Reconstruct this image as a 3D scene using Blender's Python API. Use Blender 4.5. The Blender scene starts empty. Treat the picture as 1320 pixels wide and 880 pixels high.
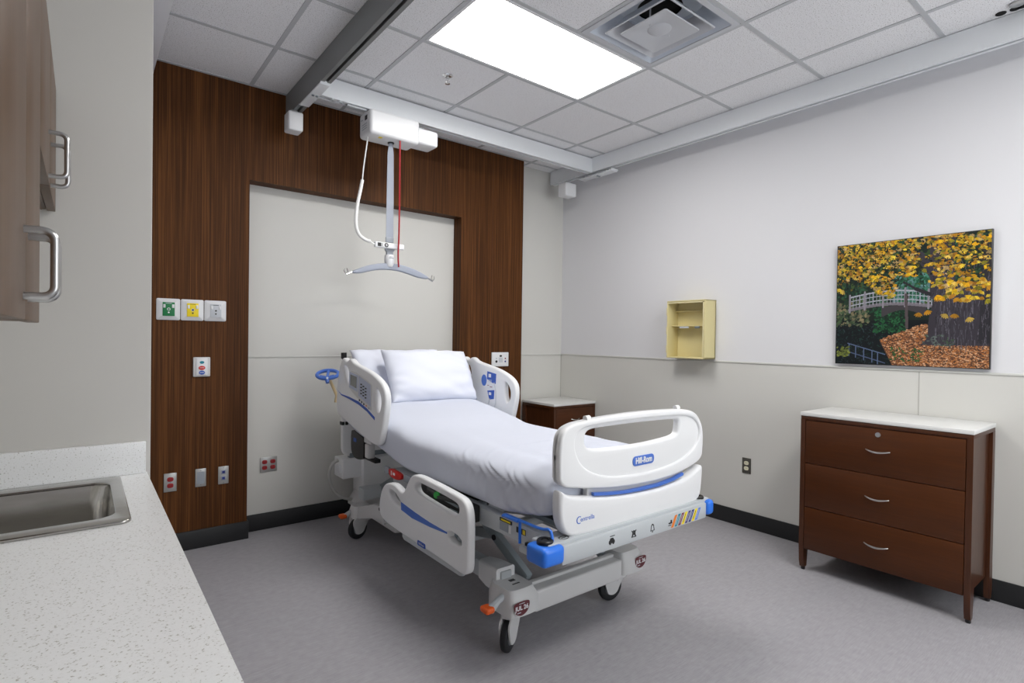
import bpy, bmesh, math, random
import numpy as np
from mathutils import Matrix, Vector
random.seed(7)
S = bpy.context.scene
P_MAIN, P_FILL, W_FILL = 18.2, 23.0, 54.0  # strengths: visible ceiling panel, added fill panel, added fill window
COL = S.collection
PI = math.pi

# ------------------------------------------------------------------ materials
def lin(c):
    return tuple(((v/255)/12.92 if v/255 <= .04045 else ((v/255+.055)/1.055)**2.4) for v in c)

def nt(name):
    m = bpy.data.materials.new(name); m.use_nodes = True
    t = m.node_tree; b = t.nodes['Principled BSDF']
    return m, t, b

def mat(name, rgb, rough=.5, metal=0., spec=.5, bump=0, bscale=200, coat=0):
    m, t, b = nt(name)
    b.inputs['Base Color'].default_value = (*lin(rgb), 1)
    b.inputs['Roughness'].default_value = rough
    b.inputs['Metallic'].default_value = metal
    b.inputs['Specular IOR Level'].default_value = spec
    b.inputs['Coat Weight'].default_value = coat
    n = t.nodes.new('ShaderNodeTexNoise'); n.inputs['Scale'].default_value = bscale
    tc = t.nodes.new('ShaderNodeTexCoord'); t.links.new(tc.outputs['Object'], n.inputs['Vector'])
    mr = t.nodes.new('ShaderNodeMapRange')
    mr.inputs[3].default_value = max(0, rough-.04); mr.inputs[4].default_value = min(1, rough+.04)
    t.links.new(n.outputs['Fac'], mr.inputs[0]); t.links.new(mr.outputs[0], b.inputs['Roughness'])
    if bump:
        bp = t.nodes.new('ShaderNodeBump'); bp.inputs['Strength'].default_value = bump; bp.inputs['Distance'].default_value = .002
        t.links.new(n.outputs['Fac'], bp.inputs['Height']); t.links.new(bp.outputs[0], b.inputs['Normal'])
    return m

def ramp(t, stops):
    r = t.nodes.new('ShaderNodeValToRGB'); e = r.color_ramp.elements
    e[0].position, e[0].color = stops[0][0], (*lin(stops[0][1]), 1)
    e[1].position, e[1].color = stops[-1][0], (*lin(stops[-1][1]), 1)
    for p, c in stops[1:-1]:
        k = e.new(p); k.color = (*lin(c), 1)
    return r

def streak(name, scl, stops, rough=.4, detail=5, nscale=1., spec=.5, bump=0, metal=0, scl2=None, mix2=.35, rot=(0,0,0)):
    """stretched-noise material (wood grain, linen vinyl, brushed metal)"""
    m, t, b = nt(name)
    tc = t.nodes.new('ShaderNodeTexCoord'); mp = t.nodes.new('ShaderNodeMapping')
    mp.inputs['Scale'].default_value = scl; mp.inputs['Rotation'].default_value = rot
    t.links.new(tc.outputs['Object'], mp.inputs[0])
    n = t.nodes.new('ShaderNodeTexNoise'); n.inputs['Scale'].default_value = nscale; n.inputs['Detail'].default_value = detail
    n.inputs['Roughness'].default_value = .65
    t.links.new(mp.outputs[0], n.inputs['Vector'])
    fac = n.outputs['Fac']
    if scl2:
        mp2 = t.nodes.new('ShaderNodeMapping'); mp2.inputs['Scale'].default_value = scl2
        t.links.new(tc.outputs['Object'], mp2.inputs[0])
        n2 = t.nodes.new('ShaderNodeTexNoise'); n2.inputs['Scale'].default_value = 1; n2.inputs['Detail'].default_value = 3
        t.links.new(mp2.outputs[0], n2.inputs['Vector'])
        mx = t.nodes.new('ShaderNodeMix'); mx.inputs[0].default_value = mix2
        t.links.new(fac, mx.inputs[2]); t.links.new(n2.outputs['Fac'], mx.inputs[3]); fac = mx.outputs[0]
    r = ramp(t, stops); t.links.new(fac, r.inputs[0]); t.links.new(r.outputs[0], b.inputs['Base Color'])
    b.inputs['Roughness'].default_value = rough; b.inputs['Specular IOR Level'].default_value = spec
    b.inputs['Metallic'].default_value = metal
    if bump:
        bp = t.nodes.new('ShaderNodeBump'); bp.inputs['Strength'].default_value = bump; bp.inputs['Distance'].default_value = .001
        t.links.new(fac, bp.inputs['Height']); t.links.new(bp.outputs[0], b.inputs['Normal'])
    return m

def speckle(name, stops, scale, rough, bump=0, spec=.5):
    m, t, b = nt(name)
    tc = t.nodes.new('ShaderNodeTexCoord')
    n = t.nodes.new('ShaderNodeTexNoise'); n.inputs['Scale'].default_value = scale; n.inputs['Detail'].default_value = 2
    t.links.new(tc.outputs['Object'], n.inputs['Vector'])
    r = ramp(t, stops); t.links.new(n.outputs['Fac'], r.inputs[0]); t.links.new(r.outputs[0], b.inputs['Base Color'])
    b.inputs['Roughness'].default_value = rough; b.inputs['Specular IOR Level'].default_value = spec
    if bump:
        bp = t.nodes.new('ShaderNodeBump'); bp.inputs['Strength'].default_value = bump; bp.inputs['Distance'].default_value = .002
        t.links.new(n.outputs['Fac'], bp.inputs['Height']); t.links.new(bp.outputs[0], b.inputs['Normal'])
    return m

def emit(name, rgb, s):
    m, t, b = nt(name)
    b.inputs['Base Color'].default_value = (.8, .8, .8, 1)
    b.inputs['Emission Color'].default_value = (*lin(rgb), 1); b.inputs['Emission Strength'].default_value = s
    return m

M = dict(
 wall_up = mat('wall paint white', (219,219,222), .75, bump=.05, bscale=300),
 wall_lo = mat('wainscot panel greige', (207,206,201), .5, bump=.02, bscale=120),
 wall_al = mat('alcove paint', (198,196,191), .75, bump=.05, bscale=300),
 railtrim = mat('wall trim strip', (205,205,200), .4),
 groove = mat('panel joint', (172,170,164), .6),
 wood_v = streak('walnut veneer vertical', (150,150,1.2), [(.30,(38,19,5)),(.5,(76,44,18)),(.70,(120,76,38))], .55, nscale=1, scl2=(9,9,.25), mix2=.25, spec=.15),
 wood_h = streak('mahogany horizontal', (4,4,90), [(.2,(55,26,6)),(.5,(69,34,9)),(.8,(86,45,15))], .38, nscale=1, scl2=(1.2,1.2,9), mix2=.5, spec=.3),
 wood_hd = streak('mahogany vertical', (70,70,3), [(.2,(54,27,12)),(.5,(68,36,17)),(.8,(82,46,25))], .34, nscale=1, spec=.4),
 floor = streak('linen vinyl floor', (14,240,1), [(.25,(140,138,142)),(.5,(157,155,159)),(.78,(174,172,177))], .42, nscale=1, scl2=(30,30,1), mix2=.3, spec=.3, rot=(0,0,.42)),
 base = mat('black rubber base', (28,29,31), .45),
 tile = speckle('acoustic tile', [(.31,(172,170,168)),(.42,(234,234,236)),(1,(243,243,245))], 190, .9, bump=.12, spec=.1),
 tbar = mat('ceiling t bar', (186,188,191), .5),
 alum = mat('anodised rail aluminium', (226,229,232), .42, metal=.1),
 alum_d = mat('grey rail aluminium', (128,130,130), .45, metal=.3),
 slot = mat('rail slot shadow gap', (40,40,42), .6),
 white = mat('white plastic', (226,227,229), .35),
 bedw = mat('bed shell off white', (229,230,231), .32),
 bedg = mat('bed warm grey plastic', (206,206,206), .38),
 frame = mat('bed painted steel', (186,191,194), .38),
 steel_d = mat('dull grey steel', (128,138,143), .4, metal=.2),
 arm = mat('lift arm grey', (158,168,173), .38, metal=.1), dark = mat('dark mechanism', (38,38,37), .55),
 black = mat('black plastic', (18,18,19), .4),
 rubber = mat('black rubber tyre', (24,26,29), .55),
 hub = mat('caster grey', (120,124,128), .4),
 blue = mat('mid blue plastic', (72,112,196), .35),
 blue_b = mat('bright blue plastic', (44,118,226), .3),
 blue_d = mat('deep blue print', (40,84,178), .45),
 orange = mat('orange plastic', (226,92,22), .4),
 red = mat('red plastic', (205,28,22), .4),
 redcord = mat('red cord', (158,14,26), .5),
 green = mat('green print', (0,118,62), .45),
 greenb = mat('green knob', (40,150,60), .4),
 yellow = mat('yellow print', (240,214,12), .45),
 teal = mat('teal print', (0,128,150), .5), maroon = mat('maroon print', (120,34,62), .5), purple=mat('purple print',(70,52,110),.5),
 orange_p = mat('orange print', (226,124,40), .5), navy=mat('navy print',(28,44,120),.5), lblue=mat('light blue print',(98,128,210),.5),
 wine = mat('burgundy sticker', (96,36,44), .5),
 grey_l = mat('pale grey label', (196,200,206), .45), grey_m = mat('grey label', (150,156,164), .45),
 screen = mat('lcd grey', (120,122,118), .25), key=mat('keypad lavender',(176,184,204),.4),
 tan = mat('tan rod', (210,188,146), .5),
 strapm = mat('grey webbing', (160,166,178), .8, bump=.2, bscale=600),
 barm = mat('grey spreader coating', (150,156,170), .4),
 chrome = mat('chrome', (225,225,225), .15, metal=1),
 nickel = streak('satin nickel', (2,2,2), [(.2,(178,178,178)),(.8,(205,205,204))], .28, metal=1),
 sink = streak('brushed stainless', (3,180,3), [(.2,(150,147,142)),(.8,(196,194,190))], .17, metal=1, nscale=1),
 plate_s = mat('stainless plate', (178,178,176), .35, metal=.6),
 plate_d = mat('dark bronze plate', (82,80,74), .45, metal=.3),
 ivory = mat('ivory receptacle', (226,222,196), .45),
 redrec = mat('red receptacle', (150,24,30), .4),
 quartz = speckle('white speckled quartz', [(.30,(172,170,162)),(.385,(228,229,229)),(1,(235,236,237))], 240, .3, spec=.4),
 slab = mat('pale grey laminate top', (214,214,212), .35),
 lam = streak('taupe laminate', (60,60,2), [(.2,(84,64,47)),(.5,(92,71,53)),(.8,(101,79,60))], .42, nscale=1),
 lam_d = mat('taupe laminate underside', (120,100,86), .5),
 beige = mat('beige abs', (214,202,150), .42),
 beige_d = mat('beige abs edge', (222,212,170), .42),
 sheet = mat('white cotton sheet', (204,208,220), .85, bump=.12, bscale=40, spec=.2),
 pillowm = mat('white pillowcase', (222,225,236), .85, bump=.12, bscale=35, spec=.2),
 diffw = mat('diffuser enamel', (196,198,203), .45), duct = mat('duct interior', (206,213,223), .6), ductb=mat('duct throat',(14,14,15),.9),
 cable = mat('pale grey cable', (188,188,184), .5), hcable = mat('white cable', (236,236,234), .45),
 panel = emit('light diffuser', (255,253,250), P_MAIN),
 fill_panel = emit('added fill light diffuser', (255,253,250), P_FILL),  # glow of the added fill panel
)

# ------------------------------------------------------------------ builders
def smooth_by_angle(me, ang=math.radians(35)):
    bm = bmesh.new(); bm.from_mesh(me)
    for f in bm.faces: f.smooth = True
    for e in bm.edges:
        if len(e.link_faces) == 2:
            e.smooth = e.calc_face_angle(0) < ang
        else: e.smooth = False
    bm.to_mesh(me); bm.free()

class B:
    """collects shapes (world coordinates, optionally through a matrix) into one mesh"""
    def __init__(s, mtx=None): s.bm = bmesh.new(); s.M = mtx
    def _new(s, verts):
        if s.M is not None: bmesh.ops.transform(s.bm, matrix=s.M, verts=verts)
    def box(s, a, b, bev=0, seg=2, rot=None):
        r = bmesh.ops.create_cube(s.bm, size=1); vs = r['verts']
        c = [(a[i]+b[i])/2 for i in range(3)]; d = [abs(b[i]-a[i]) for i in range(3)]
        bmesh.ops.scale(s.bm, vec=d, verts=vs)
        if bev:
            bev = min(bev, min(d)*.49)
            es = list({e for v in vs for e in v.link_edges})
            q = bmesh.ops.bevel(s.bm, geom=es, offset=bev, segments=seg, profile=.5, affect='EDGES')
            vs = list({v for f in q['faces'] for v in f.verts} | {v for v in vs if v.is_valid})
            st = [vs[0]]; seen = {vs[0]}
            while st:
                v = st.pop()
                for e in v.link_edges:
                    o = e.other_vert(v)
                    if o not in seen: seen.add(o); st.append(o)
            vs = list(seen)
        if rot is not None: bmesh.ops.transform(s.bm, matrix=rot, verts=vs)
        bmesh.ops.translate(s.bm, vec=c, verts=vs); s._new(vs); return s
    def face(s, pts):
        vs = [s.bm.verts.new(p) for p in pts]; s.bm.faces.new(vs); s._new(vs); return s
    def prism(s, pts, axis, a, b):
        """polygon (2D) extruded along axis between a and b"""
        def P(u, v, w): return {'x': (w,u,v), 'y': (u,w,v), 'z': (u,v,w)}[axis]
        lo = [s.bm.verts.new(P(u,v,a)) for u,v in pts]; hi = [s.bm.verts.new(P(u,v,b)) for u,v in pts]
        s.bm.faces.new(lo); s.bm.faces.new(hi[::-1])
        n = len(pts)
        for i in range(n): s.bm.faces.new((lo[i], hi[i], hi[(i+1)%n], lo[(i+1)%n]))
        s._new(lo+hi); return s
    def loft(s, rings, cap=True):
        R = [[s.bm.verts.new(p) for p in r] for r in rings]; n = len(R[0])
        for A, C in zip(R, R[1:]):
            for i in range(n): s.bm.faces.new((A[i], A[(i+1)%n], C[(i+1)%n], C[i]))
        if cap: s.bm.faces.new(R[0][::-1]); s.bm.faces.new(R[-1])
        s._new([v for r in R for v in r]); return s
    def tube(s, path, r, n=10, close=False):
        path = [Vector(p) for p in path]; rs = r if isinstance(r, (list, tuple)) else [r]*len(path)
        rings = []; t0 = (path[1]-path[0]).normalized()
        up = Vector((0,0,1)) if abs(t0.z) < .9 else Vector((1,0,0))
        x = t0.cross(up).normalized()
        L = len(path)
        for i, p in enumerate(path):
            if close: t = (path[(i+1)%L]-path[i-1]).normalized()
            else: t = ((path[i+1] if i < L-1 else p)-(path[i-1] if i else p)).normalized()
            x = (x-t*x.dot(t)).normalized(); y = t.cross(x)
            rings.append([p+(x*math.cos(2*PI*k/n)+y*math.sin(2*PI*k/n))*rs[i] for k in range(n)])
        if close: rings.append(rings[0]); return s.loft(rings, cap=False)
        return s.loft(rings)
    def lathe(s, prof, c, axis='z', n=28):
        def P(r, h, a):
            u, v = r*math.cos(a), r*math.sin(a)
            d = {'z': (u,v,h), 'x': (h,u,v), 'y': (v,h,u)}[axis]
            return (c[0]+d[0], c[1]+d[1], c[2]+d[2])
        return s.loft([[P(max(r,1e-4),h,2*PI*k/n) for k in range(n)] for r,h in prof])
    def each(s, name, m, parent=None, ang=35):
        """like build, but every loose piece becomes an object of its own"""
        seen = set(); out = []
        for v in list(s.bm.verts):
            if v in seen: continue
            isl = {v}; st = [v]
            while st:
                q = st.pop()
                for e in q.link_edges:
                    o = e.other_vert(q)
                    if o not in isl: isl.add(o); st.append(o)
            seen |= isl; nb = B(); mp = {q: nb.bm.verts.new(q.co) for q in isl}
            for f in {f for q in isl for f in q.link_faces}: nb.bm.faces.new([mp[q] for q in f.verts])
            out.append(nb.build(name, m, parent, ang))
        s.bm.free(); return out
    def build(s, name, m, parent=None, ang=35, flat=False):
        bmesh.ops.remove_doubles(s.bm, verts=s.bm.verts, dist=1e-6)
        bmesh.ops.recalc_face_normals(s.bm, faces=s.bm.faces)
        me = bpy.data.meshes.new(name); s.bm.to_mesh(me); s.bm.free()
        return link(name, me, m, parent, ang)

def wloc(o):
    v = Vector((0,0,0))
    while o: v += o.location; o = o.parent
    return v

def link(name, me, m, parent=None, ang=35):
    if ang: smooth_by_angle(me, math.radians(ang))
    o = bpy.data.objects.new(name, me); COL.objects.link(o)
    me.materials.clear()
    for q in (m if isinstance(m, list) else [m]): me.materials.append(q)
    if parent:
        me.transform(Matrix.Translation(-wloc(parent))); o.parent = parent
    return o

def recentre(o):
    """top-level single mesh: put the origin at the middle of its base"""
    co = [v.co for v in o.data.vertices]
    c = Vector((sum((min(v[i] for v in co), max(v[i] for v in co)))/2 for i in range(2))) if False else None
    mn = [min(v[i] for v in co) for i in range(3)]; mx = [max(v[i] for v in co) for i in range(3)]
    c = Vector(((mn[0]+mx[0])/2, (mn[1]+mx[1])/2, mn[2]))
    o.data.transform(Matrix.Translation(-c)); o.location = c
    return o

def tag(o, label, cat, group=None):
    o['label'] = label; o['category'] = cat
    if group: o['group'] = group
    return o

def thing(name, label, cat, loc, group=None):
    o = bpy.data.objects.new(name, None); COL.objects.link(o); o.location = loc; o.empty_display_size = .1
    return tag(o, label, cat, group)

def struct(name, b, m, ang=35):
    o = b.build(name, m, None, ang); o['kind'] = 'structure'; return o

def chaikin(p, n=2, closed=True):
    for _ in range(n):
        q = []; L = len(p)
        for i in range(L if closed else L-1):
            a, b = p[i], p[(i+1)%L]
            q += [tuple(.75*x+.25*y for x,y in zip(a,b)), tuple(.25*x+.75*y for x,y in zip(a,b))]
        p = q if closed else [p[0]]+q+[p[-1]]
    return p

def plane_mtx(plane, pos):
    if plane == 'x': return Matrix(((0,0,1,pos),(1,0,0,0),(0,1,0,0),(0,0,0,1)))
    if plane == 'y': return Matrix(((1,0,0,0),(0,0,-1,pos),(0,1,0,0),(0,0,0,1)))
    return Matrix(((1,0,0,0),(0,1,0,0),(0,0,1,pos),(0,0,0,1)))

def plate_mesh(outline, holes, plane, pos, thick, bev=.006, res=3):
    """flat plate with holes and rounded edges, filled 2D curve turned into a mesh"""
    cu = bpy.data.curves.new('tmp', 'CURVE'); cu.dimensions = '2D'; cu.fill_mode = 'BOTH'
    cu.extrude = max(thick/2-bev, 0); cu.bevel_depth = bev; cu.bevel_resolution = res; cu.offset = -bev
    for k, poly in enumerate([outline]+list(holes)):
        a = sum(p[0]*q[1]-q[0]*p[1] for p, q in zip(poly, poly[1:]+poly[:1]))
        if (a > 0) != (k == 0): poly = poly[::-1]
        sp = cu.splines.new('POLY'); sp.points.add(len(poly)-1); sp.use_cyclic_u = True
        for pt, (u, v) in zip(sp.points, poly): pt.co = (u, v, 0, 1)
    ob = bpy.data.objects.new('tmp', cu); COL.objects.link(ob)
    dg = bpy.context.evaluated_depsgraph_get(); dg.update()
    me = bpy.data.meshes.new_from_object(ob.evaluated_get(dg))
    bpy.data.objects.remove(ob); bpy.data.curves.remove(cu)
    me.transform(plane_mtx(plane, pos))
    bm = bmesh.new(); bm.from_mesh(me); bmesh.ops.remove_doubles(bm, verts=bm.verts, dist=1e-5)
    bmesh.ops.recalc_face_normals(bm, faces=bm.faces); bm.to_mesh(me); bm.free()
    return me

def plate(name, outline, holes, plane, pos, thick, m, parent, bev=.006, res=3, ang=40):
    return link(name, plate_mesh(outline, holes, plane, pos, thick, bev, res), m, parent, ang)

def join_meshes(name, mes, m, parent, ang=40):
    bm = bmesh.new()
    for me in mes: bm.from_mesh(me)
    out = bpy.data.meshes.new(name); bm.to_mesh(out); bm.free()
    return link(name, out, m, parent, ang)

def text(name, s, size, loc, plane, m, parent, depth=.0006, bold=0., italic=0., flip=False, rot=0., sx=1.):
    """lettering standing on plane x (read towards -y), or y (read along +x), or z"""
    cu = bpy.data.curves.new('txt', 'FONT'); cu.body = s; cu.size = size; cu.extrude = depth; cu.align_x = 'CENTER'; cu.align_y = 'CENTER'
    cu.offset = bold; cu.shear = italic
    ob = bpy.data.objects.new('tmp', cu); COL.objects.link(ob)
    dg = bpy.context.evaluated_depsgraph_get(); dg.update()
    me = bpy.data.meshes.new_from_object(ob.evaluated_get(dg)); bpy.data.objects.remove(ob)
    me.transform(Matrix.Rotation(rot, 4, 'Z') @ Matrix.Diagonal((sx,1,1,1)))
    if plane == 'x': me.transform(Matrix(((0,0,-1,0),(-1,0,0,0),(0,1,0,0),(0,0,0,1))))       # seen from -x
    elif plane == 'y': me.transform(Matrix(((1,0,0,0),(0,0,-1,0),(0,1,0,0),(0,0,0,1))))      # seen from -y
    me.transform(Matrix.Translation(loc))
    return link(name, me, m, parent, 0)

def rrect(a, b, c, d, r, n=5):
    out = []
    for cx, cy, t in ((c-r,d-r,0),(a+r,d-r,90),(a+r,b+r,180),(c-r,b+r,270)):
        for k in range(n+1):
            q = math.radians(t+90*k/n); out.append((cx+r*math.cos(q), cy+r*math.sin(q)))
    return out
def circ(cx, cy, rx, ry=None, n=24):
    ry = ry or rx
    return [(cx+rx*math.cos(2*PI*k/n), cy+ry*math.sin(2*PI*k/n)) for k in range(n)]

# ------------------------------------------------------------------ the room
H = 3.026; XL = -4.25; YF = -5.6; RAIL = 1.213; WP = -.121
GX = [-.5426-.6096*k for k in range(-1, 7)]; GY = [-.13-.6096*k for k in range(-1, 10)]
struct('floor', B().box((XL-.1,YF-.1,-.1),(.1,.1,0)), M['floor'])

def wall2(name, xa, ya, xb, yb, up='wall_up', lo='wall_lo'):
    """wall slab: wainscot below the trim strip, paint above"""
    b = B(); b.box((xa,ya,0),(xb,yb,RAIL)); b.box((xa,ya,RAIL),(xb,yb,H+.05))
    o = struct(name, b, [M[lo], M[up]], 0)
    for f in o.data.polygons:
        if f.center.z > RAIL+1e-3: f.material_index = 1
    return o
wall2('wall_right', 0, YF, .1, .1)
wall2('wall_back', XL, 0, 0, .1, up='wall_lo')
struct('wall_left', B().box((-3.78,-1.851,0),(-3.685,0,H+.05)), M['wall_up'])
struct('wall_partition', B().box((XL,-1.95,0),(-3.676,-1.85,H+.05), .004), M['wall_al'])
struct('wall_alcove', B().box((XL-.1,YF,0),(XL,0,H+.05)), M['wall_al'])
WX0, WX1, WZ0, WZ1 = -2.3, -.2, .85, 2.55
struct('wall_front', B().box((XL,YF-.1,0),(0,YF,WZ0)).box((XL,YF-.1,WZ1),(0,YF,H+.05)).box((XL,YF-.1,WZ0),(WX0,YF,WZ1)).box((WX1,YF-.1,WZ0),(0,YF,WZ1)), M['wall_up'])
b = B()
for k in range(4):
    x = WX0+(WX1-WX0)*k/3; b.box((x-.025,YF-.08,WZ0),(x+.025,YF-.03,WZ1),.004)
for z in (WZ0,WZ1): b.box((WX0,YF-.08,z-.025),(WX1,YF-.03,z+.025),.004)
wf = struct('added_window_1', b, M['white'])  # unseen window, added as an opening for fill light
fill_lamp = bpy.data.lights.new('window_fill', 'AREA'); fill_lamp.shape = 'RECTANGLE'; fill_lamp.size = WX1-WX0; fill_lamp.size_y = WZ1-WZ0
fill_lamp.energy = W_FILL; fill_lamp.color = (.93,.97,1.0)
so = bpy.data.objects.new('window_fill', fill_lamp); COL.objects.link(so); so.location = ((WX0+WX1)/2, YF-.25, (WZ0+WZ1)/2); so.rotation_euler = (PI/2,0,0)  # area lamp outside the added window, brightens the room from behind the camera
struct('trim_1', B().box((-.006,-5.6,RAIL-.006),(0,0,RAIL+.007),.002)
       .box((-.622,-.006,RAIL-.006),(0,0,RAIL+.007),.002).box((-2.99,-.006,RAIL-.005),(-1.3,0,RAIL+.006),.002), M['railtrim'])
b = B()
for y in (-3.047,): b.box((-.0015,y-.002,.116),(0,y+.002,RAIL-.008))
b.box((-.005,-.004,.116),(0,0,RAIL-.006)); struct('trim_2', b, M['groove'])
struct('trim_3', B().box((-3.69,-1.95,2.895),(-3.533,-.125,H),.003), M['wall_up'])
struct('baseboard_right', B().box((-.012,YF,0),(0,0,.116),.004), M['base'])
struct('baseboard_left', B().box((-3.685,-1.85,0),(-3.673,-.135,.116),.004), M['base'])
struct('baseboard_back', B().box((-2.975,-.012,0),(-1.31,0,.116),.004).box((-.62,-.012,0),(-.012,0,.116),.004), M['base'])

# ceiling tiles (cells without the light and the air diffuser) and the T bars
lightcells = {(2,2),(3,2)}
LX0, LX1, LY0, LY1 = -2.3714, -1.1522, -1.9592, -1.3496
L2X0, L2X1, L2Y0, L2Y1 = -2.3714, -1.1522, -1.9592-.6096*4, -1.3496-.6096*4
DX0, DX1, DY0, DY1 = -1.7618, -1.1522, -2.5688, -1.9592
xs = [0]+[x for x in GX if XL < x < 0]+[XL]; ys = [0]+[y for y in GY if YF < y < 0]+[YF]
b = B()
for xa, xb in zip(xs, xs[1:]):
    for ya, yb in zip(ys, ys[1:]):
        cx, cy = (xa+xb)/2, (ya+yb)/2
        if any(x0 < cx < x1 and y0 < cy < y1 for x0,x1,y0,y1 in ((LX0,LX1,LY0,LY1),(L2X0,L2X1,L2Y0,L2Y1),(DX0,DX1,DY0,DY1))): continue
        b.box((xb+.001,yb+.001,H),(xa-.001,ya-.001,H+.02))
struct('ceiling', b, M['tile'], 0)
b = B()
for x in GX:
    if not XL < x < -.01: continue
    segs = [(YF, 0)]
    if abs(x+1.7618) < .01: segs = [(YF,L2Y0),(L2Y1,LY0),(LY1,0)]
    for ya, yb in segs: b.box((x-.012,ya,H-.004),(x+.012,yb,H+.001))
for y in GY:
    if YF < y < 0: b.box((XL,y-.0119,H-.0038),(0,y+.0119,H+.0008))
b.box((-.02,YF,H-.004),(0,0,H+.001)); struct('trim_4', b, M['tbar'], 0)

def light_panel(x0, x1, y0, y1, label, m):
    t = thing('ceiling_light', label, 'ceiling light', ((x0+x1)/2,(y0+y1)/2,H-.004))
    f = B()
    for a, c in (((x0+.012,y0+.012),(x0+.03,y1-.012)),((x1-.03,y0+.012),(x1-.012,y1-.012)),((x0+.03,y0+.012),(x1-.03,y0+.03)),((x0+.03,y1-.03),(x1-.03,y1-.012))):
        f.box((*a,H-.006),(*c,H+.02),.002)
    f.box((x0+.012,y0+.012,H+.02),(x1-.012,y1-.012,H+.06)).build('frame', M['white'], t)
    B().box((x0+.03,y0+.03,H-.002),(x1-.03,y1-.03,H+.01)).build('diffuser', m, t, 0)
    return t
light_panel(LX0,LX1,LY0,LY1,'glowing white rectangular ceiling light panel above the foot half of the bed', M['panel'])
light_panel(L2X0,L2X1,L2Y0,L2Y1,'added white rectangular ceiling light panel for fill, unseen behind the viewpoint', M['fill_panel'])  # out-of-view panel added to brighten surfaces facing the camera

# ------------------------------------------------------------------ air diffuser
cx, cy = (DX0+DX1)/2, (DY0+DY1)/2
t = thing('air_diffuser', 'square white ceiling air vent with nested cones beside the light panel', 'air vent', (cx,cy,H-.004))
def sq(h, z, r=.012): return [(cx+u, cy+v, z) for u, v in rrect(-h,-h,h,h,r,3)]
B().loft([sq(.292,H-.002),sq(.292,H-.007),sq(.262,H-.009),sq(.262,H-.002),sq(.292,H-.002)], cap=False).build('frame', M['diffw'], t)
B().loft([sq(.262,H-.004),sq(.255,H+.004),sq(.17,H+.10,.05)], cap=False).build('cone', M['duct'], t)
plate('plenum_plate', rrect(cx-.20,cy-.20,cx+.20,cy+.20,.02), [circ(cx,cy,.118)], 'z', H+.102, .004, M['duct'], t, bev=.0005, res=0)
B().lathe([(.13,.02),(.13,.024)], (cx,cy,H+.10)).build('throat', M['ductb'], t)
B().loft([sq(.205,H-.016),sq(.20,H-.020),sq(.192,H-.016),sq(.135,H+.055,.03),sq(.138,H+.06,.03),sq(.198,H-.010),sq(.205,H-.016)], cap=False).build('louver', M['diffw'], t)
b = B().loft([sq(.148,H-.024),sq(.145,H-.029),sq(.138,H-.028),sq(.06,H-.012,.05),sq(.058,H-.008,.05),sq(.14,H-.02),sq(.148,H-.024)], cap=False)
b.lathe([(.062,0),(.062,-.003),(.05,-.008),(.02,-.009),(.001,-.009)], (cx,cy,H-.010))
for s in (-1,1): b.box((cx+s*.08-.003,cy-.003,H-.02),(cx+s*.08+.003,cy+.003,H+.10))
b.build('center_plate', M['diffw'], t)

# sprinkler
x, y = -2.044, -1.086
t = thing('sprinkler_head', 'small chrome fire sprinkler head poking out of a ceiling tile', 'sprinkler', (x,y,H))
B().lathe([(.034,0),(.034,-.003),(.026,-.009),(.012,-.011),(.012,0)], (x,y,H)).build('escutcheon', M['chrome'], t)
b = B().lathe([(.009,0),(.009,-.03),(.005,-.034),(.004,-.05),(.016,-.052),(.016,-.054),(.002,-.055)], (x,y,H))
for s in (-1,1): b.tube([(x+s*.008,y,H-.025),(x+s*.014,y,H-.036),(x+s*.003,y,H-.05)], .002, 6)
b.build('nozzle', M['chrome'], t)

# ------------------------------------------------------------------ wood head wall
t = thing('headwall_panel', 'dark brown vertical-grain wood panel framing the pale recess behind the bed', 'wall panel', (-2.15,-.06,0))
nx0, nx1, nz = -2.981, -1.307, 2.40
b = B(); b.box((-3.684,WP,.118),(nx0,-.003,H-.001)); b.box((nx1,WP,.118),(-.625,-.003,H-.001)); b.box((nx0,WP,nz),(nx1,-.003,H-.001))
b.build('veneer_panel', M['wood_v'], t, 0)
for a, c in ((-3.684,nx0+.01),(nx1-.01,-.615)): B().box((a,WP-.010,0),(c,-.012,.118),.003).build('base', M['base'], t)
B().box((-.975,WP-.0006,.2),(-.973,WP,H-.01)).build('seam', M['wood_hd'], t, 0)

# ------------------------------------------------------------------ ceiling lift rails
def rail(name, label, axis, a, b_, c0, c1, z0, z1, m, loc):
    t = thing(name, label, 'ceiling rail', loc)
    w = c1-c0
    prof = [(c0,z0),(c0+w*.36,z0),(c0+w*.36,z0+.012),(c0+.004,z0+.012),(c0+.004,z1-.03),(c1-.004,z1-.03),(c1-.004,z0+.012),(c1-w*.36,z0+.012),(c1-w*.36,z0),(c1,z0),(c1,z1),(c0,z1)]
    B().prism(prof, 'y' if axis == 'y' else 'x', a, b_).build('profile', m, t, 20)
    return t
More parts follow.
